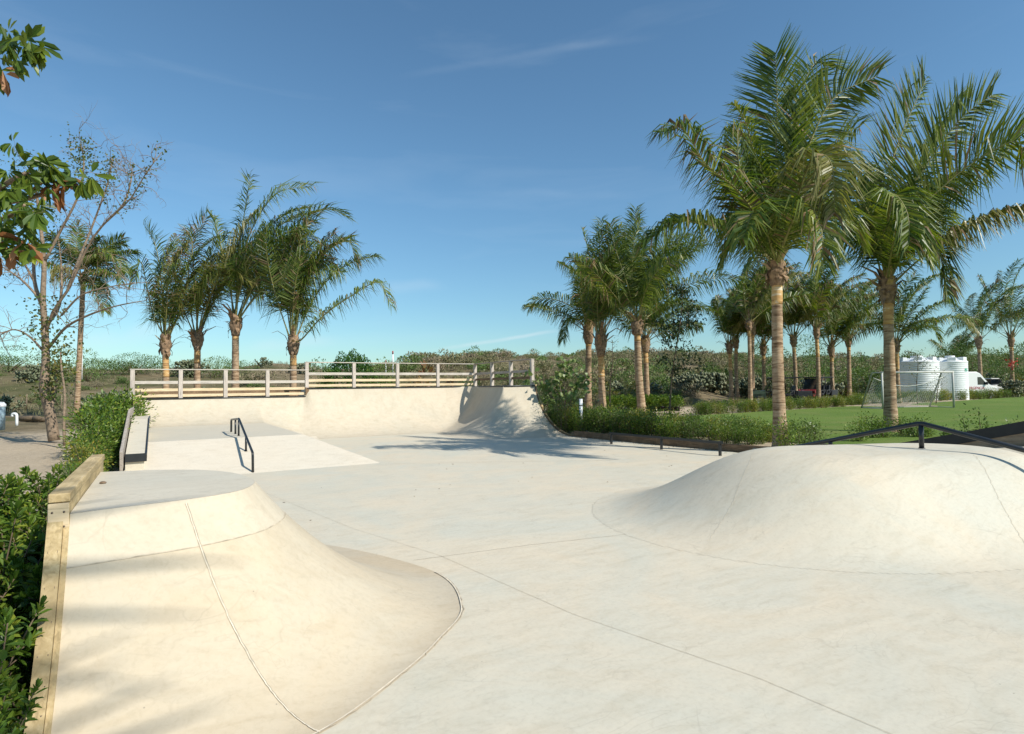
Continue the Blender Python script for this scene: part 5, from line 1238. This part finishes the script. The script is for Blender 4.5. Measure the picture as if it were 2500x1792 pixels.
for k, (px, Z, sx, sz) in enumerate([(1770, 62, 2.6, 3.2), (1905, 58, 2.8, 4.3), (1990, 56, 3.0, 4.6), (2060, 58, 2.8, 3.8), (2130, 57, 2.6, 4.0), (1840, 60, 2.4, 3.4), (2230, 62, 3.2, 4.6), (2420, 70, 4.2, 4.6), (2500, 64, 3.4, 4.2), (2560, 66, 3.4, 4.6), (2360, 76, 4.0, 5.0), (1600, 56, 2.4, 2.6), (2300, 74, 3, 4.6)]):
    one_bush(px, 950, Z, (sx, sx * .8, sz), 520 + k, 3600, .18, 'scrub_g' if k % 3 else 'ficus', 'dark dense tall bush in the line behind the row of palms and the vehicles', 'bush', 'dark bushes behind the vehicles', 'tall_bush', 9)
for k, (px, Z) in enumerate([(1045, 33), (1010, 34), (1090, 33), (1108, 35)]):
    one_bush(px, 930, Z, (.9, .8, 1.9 + .2 * (k % 2)), 540 + k, 170, .42, 'brownleaf', 'brown leaved plant behind the middle fence', 'plant', 'brown leaved plants behind the middle fence', 'broadleaf_plant', 5)
o = one_bush(2471, 930, 60.5, (.8, .8, 2.9), 550, 300, .24, 'vine', 'flowering vine with red blossoms round the palm trunk at the right edge', 'vine', name='flowering_vine')
m = MB(); c = at_d(2470, 888, 60.0) + rg.normal(0, .26, (34, 3)); leaf_faces(m, c, rg.normal(0, 1, (34, 3)), rg.normal(0, 1, (34, 3)) - FH, .19, .15); fl = m.build('flowers', [M['red']]); fl.parent = o; bpy.context.view_layer.update(); fl.matrix_parent_inverse = o.matrix_world.inverted()
# prickly pears
def cactus(seed, h):
    r2 = np.random.default_rng(seed); mb = MB()
    def pad(p, d, L, dep):
        d = nrm(d); s = nrm(np.cross(d, r2.normal(0, 1, 3))); nn = np.cross(s, d); k = 8; a = np.linspace(0, 2 * math.pi, k, endpoint=False)
        c = p + d * L * .5; ring = c + np.outer(np.cos(a) * L * .52, d) + np.outer(np.sin(a) * L * .36, s); th = L * .07
        v = np.concatenate([ring, [c + nn * th], [c - nn * th]]); mb.add(v, [(i, (i + 1) % k, k) for i in range(k)] + [((i + 1) % k, i, k + 1) for i in range(k)], 0, True)
        if dep:
            for q in range(r2.integers(1, 4)): t = r2.uniform(-.9, .9); dd = nrm(d * math.cos(t) + s * math.sin(t) + nn * r2.normal(0, .5) + ZZ * .25); pad(c + d * math.cos(t) * L * .48 + s * math.sin(t) * L * .34, dd, L * r2.uniform(.75, 1.0), dep - 1)
    for q in range(6): a = r2.uniform(0, 6.28); rr = r2.uniform(0, .16) * h; pad(np.array([math.cos(a) * rr, math.sin(a) * rr, -.05]), nrm(np.array([math.cos(a) * .6, math.sin(a) * .6, 1])), .36, 4)
    return mb.build('prickly_pear', [M['cactus']])
CT = [cactus(700 + k, 1.5) for k in range(4)]; u_ = [False] * 4
for i, (px, Z, sc) in enumerate([(262, 37, 1.25), (245, 36, 1.2), (285, 38, 1.3), (228, 38, 1.0), (310, 41, 1.1), (340, 40, 1.1), (420, 44, 1.1), (505, 42, 1.3), (530, 43, 1.2), (560, 44, 1.0), (680, 42, 1.2), (697, 43, 1.3), (745, 44, 1.2), (640, 72, 1.0), (455, 66, 1.6), (475, 66, 1.5), (740, 70, 1.3), (80, 58, 1.4), (130, 60, 1.4), (10, 42, 1.1), (985, 46, 1.2), (1015, 47, 1.2), (1680, 55, 1.5), (1640, 57, 1.3), (1600, 56, 1.2), (1765, 58, 1.7), (1735, 59, 1.6), (1850, 57, 1.9), (1832, 58, 1.6), (1960, 52, 1.5), (2020, 51, 1.4), (1580, 52, 1.3), (2395, 66, 1.8), (2425, 68, 1.8), (2480, 58, 1.4), (1500, 53, 1.3), (1690, 58, 1.6)]):
    p = at_d(px, 930, Z); p[2] = float(ground_z(p[0], p[1])); j = i % 4; rz = rg.uniform(0, 6.28)
    o = place(CT[j], p, rz, sc) if not u_[j] else dup(CT[j], p, rz, sc); u_[j] = True
    tag(o, 'pale grey green prickly pear cactus clump on the dry field', 'cactus', 'prickly pears on the field and dunes')

# ================================================================== vehicles, tanks, goal, small things
def car_frame(px, py, Z, rot): p = at_d(px, py, Z); p[2] = float(ground_z(p[0], p[1])); return p
def orient(root, ang):   # local +x = photographer's right turned by ang about z
    root.rotation_euler = (0, 0, math.atan2(R0[1], R0[0]) + ang)
def part(mb, name, mats, root):
    o = mb.build(name, mats); o.parent = root; return o
def wheel(root, x, y, r, wd, rim):
    t = MB(); n = 22; prof = [(r * .62, -wd / 2), (r * .93, -wd / 2), (r, -wd * .34), (r, wd * .34), (r * .93, wd / 2), (r * .62, wd / 2)]
    def turn(mb, pf, k=n):
        a = np.linspace(0, 2 * math.pi, k, endpoint=False); v = np.array([[q * math.cos(b), yy, q * math.sin(b)] for q, yy in pf for b in a]) + [x, y, r]
        mb.add(v, [(i * k + j, i * k + (j + 1) % k, (i + 1) * k + (j + 1) % k, (i + 1) * k + j) for i in range(len(pf) - 1) for j in range(k)], 0, True)
    turn(t, prof); w_ = part(t, 'wheel', [M['tyre']], root)
    t = MB(); turn(t, [(.001, -wd * .42), (r * .25, -wd * .45), (r * .60, -wd * .36), (r * .63, -wd * .40), (r * .63, wd * .40), (r * .6, wd * .36), (r * .25, wd * .45), (.001, wd * .42)]); q = t.build('rim', [rim]); q.parent = w_
M['tyre'] = plain('tyre_rubber', (.018, .018, .018), .85, var=.3, sc=20)
M['glass'] = plain('dark_glass', (.02, .028, .03), .08, spec=.8)
M['rim'] = plain('wheel_rim', (.25, .25, .25), .4, .6)
M['lamp'] = plain('lamp_lens', (.5, .5, .48), .15, spec=.8)
M['blackplastic'] = plain('black_plastic', (.022, .024, .026), .6, var=.2)
M['seatv'] = plain('black_vinyl', (.025, .025, .027), .5)

def prism(mb, poly, y0, y1, mi=0):
    n = len(poly); v = [(x, y0, z) for x, z in poly] + [(x, y1, z) for x, z in poly]
    mb.add(v, [tuple(range(n)), tuple(range(2 * n - 1, n - 1, -1))] + [((i + 1) % n, i, n + i, n + (i + 1) % n) for i in range(n)], mi)

def buggy(px, Z, colr, label, ang):
    p = car_frame(px, 960, Z, 0); root = thing('utility_buggy', p, label, 'off-road buggy', 'off-road buggies'); orient(root, ang)
    paint = plain('buggy_paint', colr, .35, var=.15, sc=2)
    # front faces local -x
    m = MB(); prism(m, [(-1.75, .55), (-1.78, .86), (-1.55, .98), (-.85, 1.08), (-.80, .55)], -.62, .62); part(m, 'hood', [paint], root)
    m = MB(); prism(m, [(-1.85, .42), (-1.85, .66), (-1.7, .72), (-1.7, .38)], -.55, .55); m.box((-1.72, 0, .5), (.3, 1.1, .16), bev=.02); part(m, 'front_bumper', [M['blackplastic']], root)
    m = MB(); m.box((.3, 0, .42), (3.2, 1.2, .16), bev=.03); m.box((1.72, 0, .80), (.95, 1.35, .42), bev=.03); m.box((1.2, 0, .62), (.12, 1.3, .6), bev=.02); part(m, 'body', [M['blackplastic']], root)
    for sy in (-1, 1):
        m = MB(); prism(m, [(-1.78, .98), (-1.40, 1.10), (-.95, .98), (-.95, .82), (-1.75, .80)], sy * .64 - .1, sy * .64 + .1); part(m, 'fender', [paint], root)
        m = MB(); m.box((-1.795, sy * .42, .80), (.05, .22, .09), bev=.02); part(m, 'headlight', [M['lamp']], root)
        m = MB()
        for (x0, x1) in ((-.70, .16), (.26, 1.08)):
            m.tube([(x0, sy * .70, .5), (x0 + .05, sy * .70, 1.0), (x1 - .05, sy * .70, 1.02), (x1, sy * .70, .5), (x0, sy * .70, .5)], .03, 6); m.tube([(x0 + .1, sy * .70, .52), (x1 - .12, sy * .70, .98)], .02, 5)
        part(m, 'door', [M['blackplastic']], root)
        m = MB()
        for path in ([(-.85, sy * .66, 1.05), (-.45, sy * .60, 1.92), (1.35, sy * .60, 1.95), (1.5, sy * .64, 1.0)], [(.22, sy * .66, .9), (.25, sy * .60, 1.93)], [(-.72, sy * .66, .95), (-.2, sy * .62, 1.93)]): m.tube(path, .028, 6)
        part(m, 'roll_bar', [M['blackplastic']], root)
    m = MB(); m.box((.45, 0, 1.98), (2.15, 1.36, .07), bev=.03); part(m, 'roof', [M['blackplastic']], root)
    m = MB(); m.beam((-.83, 0, 1.1), (-.47, 0, 1.88), 1.12, .02); part(m, 'windscreen', [M['glass']], root)
    for x in (-.15, .75):
        for y in (-.32, .32):
            m = MB(); m.box((x, y, .72), (.5, .5, .16), bev=.05); m.beam((x + .25, y, .74), (x + .38, y, 1.38), .48, .13, bev=.04); part(m, 'seat', [M['seatv']], root)
    m = MB(); a = np.linspace(0, 2 * math.pi, 17); m.tube([(-.48 + .1 * math.sin(t) * .4, -.32 + .17 * math.cos(t), 1.12 + .17 * math.sin(t)) for t in a], .017, 5, cap=False); m.tube([(-.7, -.32, 1.0), (-.48, -.32, 1.12)], .02, 5); part(m, 'steering_wheel', [M['seatv']], root)
    for x in (-1.3, 1.55):
        for y in (-.66, .66): wheel(root, x, y, .34, .25, M['rim'])
    return root
buggy(1898, 43, (.055, .085, .055), 'dark green open buggy with black roof parked behind the tallest palm trunk', R(-18))
buggy(1992, 44.5, (.16, .018, .02), 'dark red open buggy with black roof parked right of the green one', R(38))

def van():
    Z = 57; pf = at_d(2420, 960, Z); root = thing('white_van', (pf[0], pf[1], float(ground_z(pf[0], pf[1]))), 'white van with red lettering parked behind the white tanks, only its front showing', 'van'); orient(root, R(4))
    body = [(-5.9, .45), (-5.9, 2.55), (-5.7, 2.66), (-2.3, 2.66), (-1.95, 2.50), (-1.05, 1.45), (-.78, 1.32), (-.35, 1.18), (-.12, .98), (-.05, .62), (-.05, .45)]
    m = MB(); prism(m, body, -.97, .97); o = part(m, 'body', [M['white_paint']], root)
    b_ = o.modifiers.new('b', 'BEVEL'); b_.width = .06; b_.segments = 2; b_.limit_method = 'ANGLE'
    m = MB(); prism(m, [(-.02, .30), (-.0, .62), (-.12, .74), (-.75, .74), (-.75, .30)], -.985, .985); m.box((-3.0, -.975, .5), (3.1, .03, .22), bev=.01); m.box((-3.0, .975, .5), (3.1, .03, .22), bev=.01); part(m, 'bumper', [plain('grey_bumper', (.10, .12, .15), .6)], root)
    for sy in (-1, 1):
        m = MB(); prism(m, [(-2.25, 1.42), (-2.25, 2.15), (-1.92, 2.15), (-1.25, 1.42)], sy * .975 - .006, sy * .975 + .006); part(m, 'side_window', [M['glass']], root)
        m = MB(); m.box((-.30, sy * .955, 1.02), (.34, .06, .15), bev=.03); part(m, 'headlight', [M['lamp']], root)
        m = MB(); m.box((-1.42, sy * 1.10, 1.55), (.12, .2, .28), bev=.04); part(m, 'mirror', [M['blackplastic']], root)
        m = MB(); a = np.linspace(0, math.pi, 13); m.tube([(-.98 + .44 * math.cos(t), sy * .985, .40 + .42 * math.sin(t)) for t in a], .045, 6); part(m, 'wheel_arch', [M['blackplastic']], root)
    m = MB(); m.beam((-1.90, 0, 2.475), (-1.10, 0, 1.53), 1.66, .03); part(m, 'windscreen', [M['glass']], root)
    for x in (-.98, -4.5):
        for y in (-.84, .84): wheel(root, x, y, .36, .24, M['rim'])
    fc_ = bpy.data.curves.new('lettering', 'FONT'); fc_.body = 'EMERGENCIA'; fc_.size = .34; fc_.extrude = .004; fc_.align_x = 'RIGHT'
    fo0 = bpy.data.objects.new('lettering', fc_); COL.objects.link(fo0); bpy.context.view_layer.update(); fme = bpy.data.meshes.new_from_object(fo0); bpy.data.objects.remove(fo0); fo = bpy.data.objects.new('lettering', fme); COL.objects.link(fo); fme.materials.clear(); fme.materials.append(plain('red_lettering', (.42, .02, .03), .5)); fo.parent = root; fo.location = (-1.55, -.982, 1.0); fo.rotation_euler = (R(90), 0, 0)
van()
def cart():
    Z = 63; pf = at_d(2452, 960, Z); root = thing('white_cart', (pf[0], pf[1], float(ground_z(pf[0], pf[1]))), 'white open vehicle with a dark windscreen parked behind the white van', 'vehicle'); orient(root, R(8))
    m = MB(); prism(m, [(-3.2, .5), (-3.2, 1.0), (-1.3, 1.15), (-.55, 1.22), (-.12, 1.12), (0, .95), (-.15, .85), (-.3, .5)], -.75, .75); part(m, 'body', [M['white_paint']], root)
    m = MB(); prism(m, [(-.28, .40), (-.22, .86), (-.75, .86), (-.75, .40)], -.77, .77); part(m, 'bumper', [M['blackplastic']], root)
    m = MB(); prism(m, [(-2.5, 1.78), (-2.5, 1.86), (-1.45, 1.86), (-1.35, 1.78)], -.76, .76); part(m, 'roof', [M['white_paint']], root)
    m = MB(); m.beam((-1.40, 0, 1.80), (-.85, 0, 1.22), 1.4, .03); part(m, 'windscreen', [M['glass']], root)
    m = MB(); [m.beam((x, y, 1.0), (x2, y, 1.82), .05, .05) for y in (-.72, .72) for x, x2 in ((-.8, -1.4), (-2.45, -2.45))]; part(m, 'roof_post', [M['blackplastic']], root)
    for y in (-.45, .45): m = MB(); m.box((-.06, y, 1.02), (.1, .25, .1), bev=.03); part(m, 'headlight', [M['lamp']], root)
    for x in (-.7, -2.6):
        for y in (-.68, .68): wheel(root, x, y, .32, .22, M['rim'])
cart()

# water tanks
def tank(px0, px1, Z, label, sticker=False):
    c = at_d((px0 + px1) / 2, 960, Z); r = (px1 - px0) / 2 * Z / F; z0 = float(ground_z(c[0], c[1])); root = thing('water_tank', (c[0], c[1], z0), label, 'water tank', 'white water tanks')
    H = 3.30; prof = [(.0, 0), (r * .98, 0)]
    for k in range(18):
        za = H * k / 18; prof += [(r * .985, za + .01), (r, za + .05), (r, za + H / 18 - .05), (r * .985, za + H / 18 - .01)]
    prof += [(r * 1.01, H + .02), (r * 1.01, H + .12), (r * .95, H + .17), (r * .36, H + .48), (.0, H + .50)]
    m = MB(); m.lathe(prof, (0, 0, 0), 48); part(m, 'body', [M['white']], root)
    m = MB(); m.lathe([(r * .26, H + .44), (r * .30, H + .62), (r * .28, H + .66), (0, H + .68)], (0, 0, 0), 24); part(m, 'lid', [M['white']], root)
    for k in range(6):
        a = k * math.pi / 3 + .5; m = MB(); m.box((math.cos(a) * r * .76, math.sin(a) * r * .76, H + .30), (.40, .62, .40), rz=a, bev=.03); part(m, 'lug', [M['white']], root)
    if sticker:
        m = MB(); ang = math.atan2(-FH[1], -FH[0]) + .42
        for (da, z, wd_, hh, mi) in ((0, 2.66, .36, .26, 0), (-.05, 2.60, .20, .03, 1), (.02, 2.71, .16, .04, 1)):
            a0 = ang + da; v = [((r + .012 + mi * .004) * math.cos(a0 + s * wd_ / 2 / r), (r + .012 + mi * .004) * math.sin(a0 + s * wd_ / 2 / r), z + t * hh / 2) for t in (-1, 1) for s in (-1, -.5, 0, .5, 1)]
            m.add(v, [(i, i + 1, 5 + i + 1, 5 + i) for i in range(4)], mi)
        part(m, 'label', [plain('green_label', (.01, .30, .19), .5), M['white']], root)
    return root
tank(2196, 2286, 52, 'left white ribbed water tank, wider and partly behind the near palm')
tank(2287, 2357, 52.6, 'right white ribbed water tank with a small green label', True)
tank(2246, 2322, 58, 'third white water tank, mostly hidden behind the other two')

# football goal
P1 = at_z(2329, 995, .19); mr = nrm(R0 * 1.0 + FH * .12); dp = nrm(FH * 1.0 - R0 * .18); W_, Hg, D1, D2 = 4.72, 2.18, .75, 1.7
M['goal'] = plain('dull_white_paint', (.46, .46, .42), .6, var=.15, sc=3)
gl = thing('football_goal', P1, 'white football goal with a sagging net on the far side of the lawn', 'goal')
P0_ = P1 - mr * W_
m = MB()
for p in (P0_, P1): m2 = MB(); m2.tube([p, p + ZZ * Hg], .06, 10); m2.build('post', [M['goal']], gl)
m.tube([P0_ + ZZ * Hg - mr * .06, P1 + ZZ * Hg + mr * .06], .06, 10); m.build('crossbar', [M['goal']], gl)
for p in (P0_, P1):
    m = MB(); m.tube(cat([p + ZZ * Hg, p + dp * D1 + ZZ * Hg, p + dp * D2 * 1.0], 3), .04, 8); m.tube([p + dp * D2, p], .035, 8); m.build('brace', [plain('galvanised', (.36, .36, .34), .6)], gl)
m = MB(); m.tube([P0_ + dp * D2, P1 + dp * D2], .035, 8); m.build('ground_bar', [M['goal']], gl)
net = MB(); nu, nv = 34, 20
def npt(u, v):
    sag = .25 * math.sin(math.pi * u) * (1 if v < .95 else 0) * math.sin(math.pi * min(1, v + .15))
    a = P0_ + mr * W_ * u; top = a + dp * D1 * .9 + ZZ * (Hg * .86 - .5 * math.sin(math.pi * u)); bot = a + dp * (D2 - .05) + ZZ * .05
    return top * (1 - v) + bot * v + dp * sag - ZZ * sag * .3
for i in range(nu):
    for j in range(nv):
        a, b_, c, d = npt(i / nu, j / nv), npt((i + .5) / nu, (j + .4) / nv), npt((i + 1) / nu, j / nv), npt((i + .5) / nu, (j + 1) / nv)
        for (s_, e_) in ((a, b_), (b_, c), (b_, d)): net.tube([s_, e_], .0085, 3, cap=False)
for p in (P0_, P1):
    for k in range(9):
        s_ = p + dp * D1 * .5 + ZZ * Hg * (.9 - k * .1); e_ = p + dp * D2 * (.45 + k * .07) + ZZ * Hg * max(.02, .75 - k * .1); net.tube([s_, e_], .007, 3, cap=False)
net.tube([npt(u, 0) for u in np.linspace(0, 1, 16)], .018, 5); net.build('net', [M['wire']], gl)

# white marker post in the right hedge, thin poles and pipes
def post_thing(name, px, py0, py1, Z, r, mats, label, cat_, bands=None):
    b0 = at_d(px, py0, Z); t1 = at_d(px, py1, Z); o = thing(name, b0, label, cat_); m = MB(); m.tube([b0 - ZZ * .5, t1], r, 10); m.build('shaft', [mats[0]], o)
    if bands:
        m = MB()
        for (a, c) in bands: m.tube([b0 * (1 - a) + t1 * a, b0 * (1 - c) + t1 * c], r * 1.06, 10)
        m.build('band', [mats[1]], o)
    return o
post_thing('marker_post', 1418, 1035, 974, 21.5, .065, [M['white'], M['blackplastic']], 'short white marker post with dark marks standing in the right hedge', 'post', [(.72, .76), (.62, .64), (.50, .55)])
post_thing('survey_pole', 959, 905, 857, 52, .06, [M['white_paint'], plain('red_band', (.35, .06, .05), .5)], 'tall thin white pole with a red tip on the dune behind the middle fence', 'pole', [(.84, 1.004)])
post_thing('survey_pole', 942, 905, 879, 56, .05, [M['white_paint'], plain('red_band', (.35, .06, .05), .5)], 'shorter thin pole with a red tip left of the tall pole on the dune', 'pole', [(.5, 1.004)])
post_thing('white_pole', 200, 912, 850, 52, .06, [M['white_paint']], 'thin white pole beside the tall coconut palm trunk at left', 'pole')
o = thing('vent_pipe', at_d(39, 1032, 26), 'bent white plastic pipe sticking out of the sand at far left', 'pipe')
m = MB(); m.tube(cat([at_d(41, 1040, 26), at_d(41, 1018, 26), at_d(40, 1012, 26), at_d(36, 1010, 26), at_d(31, 1011, 26), at_d(30, 1017, 26)], 16), .055, 10); m.build('pipe', [M['white']], o)
rr_ = np.random.default_rng(4)
for k in range(6):
    c = at_z(72 + (k % 4) * 10 + rr_.normal(0, 3), 1024 - 3 * (k // 4), .42 + .12 * (k // 4)); m = MB(); d = nrm(CR + FH * rr_.normal(0, .35)); L = rr_.uniform(.5, .9)
    m.tube([c - d * L / 2, c, c + d * L / 2], [.11, .13, .10], 8); tag(m.build('log', [M['bark_d']]), 'short dark log in the pile on the sand behind the bent pipe', 'log', 'pile of dark logs')
o = thing('drum', at_d(-6, 1035, 22), 'pale blue drum with a white lid cut by the left edge', 'drum'); z0 = at_d(-6, 1050, 22); r_ = .22
m = MB(); m.lathe([(0, 0), (r_, 0), (r_, .55), (r_ * 1.04, .58), (r_, .62), (r_, .9)], z0, 20); m.build('body', [plain('blue_drum', (.30, .42, .48), .5, var=.2)], o)
m = MB(); m.lathe([(r_ * 1.1, .88), (r_ * 1.12, .95), (r_ * .8, 1.04), (0, 1.07)], z0, 20); m.build('lid', [M['white']], o)
# field fence wire posts at far left
gf = 'thin posts in the field at left'
for px in (65, 235, 150, 290):
    b0 = at_d(px, 960, 44); b0[2] = float(ground_z(b0[0], b0[1])); m = MB(); m.tube([b0, b0 + ZZ * 1.2 + CR * .03], .035, 6); tag(m.build('field_post', [M['bark']]), 'thin weathered post standing in the scrub field at left', 'post', gf)

# dry leaves and grit blown along the right edging and the foot of the hedges
lit = MB(); rg = np.random.default_rng(909); n = 170
yv_ = rg.uniform(9.8, 17.0, n); xb = np.interp(yv_, [9.4, 10.6, 12.9, 14.9, 17], [13.12, 13.0, 12.78, 12.66, 12.62]) - .06 - np.abs(rg.normal(0, .16, n))
c = np.stack([xb, yv_, np.full(n, .006)], 1); n2 = 60
c = np.concatenate([c, np.stack([rg.uniform(1, 12, n2), rg.uniform(8, 13, n2), np.full(n2, .006)], 1)[:26]])
n = len(c); a = rg.uniform(0, 6.28, n); leaf_faces(lit, c, np.stack([np.cos(a), np.sin(a), rg.uniform(0, .15, n)], 1), np.tile(ZZ, (n, 1)) + rg.normal(0, .15, (n, 3)), rg.uniform(.025, .06, n), .022)
tag(lit.build('leaf_litter', M['brownleaf']), 'scattered small dry leaves on the concrete along the right timber edging', 'leaf litter', kind='stuff')
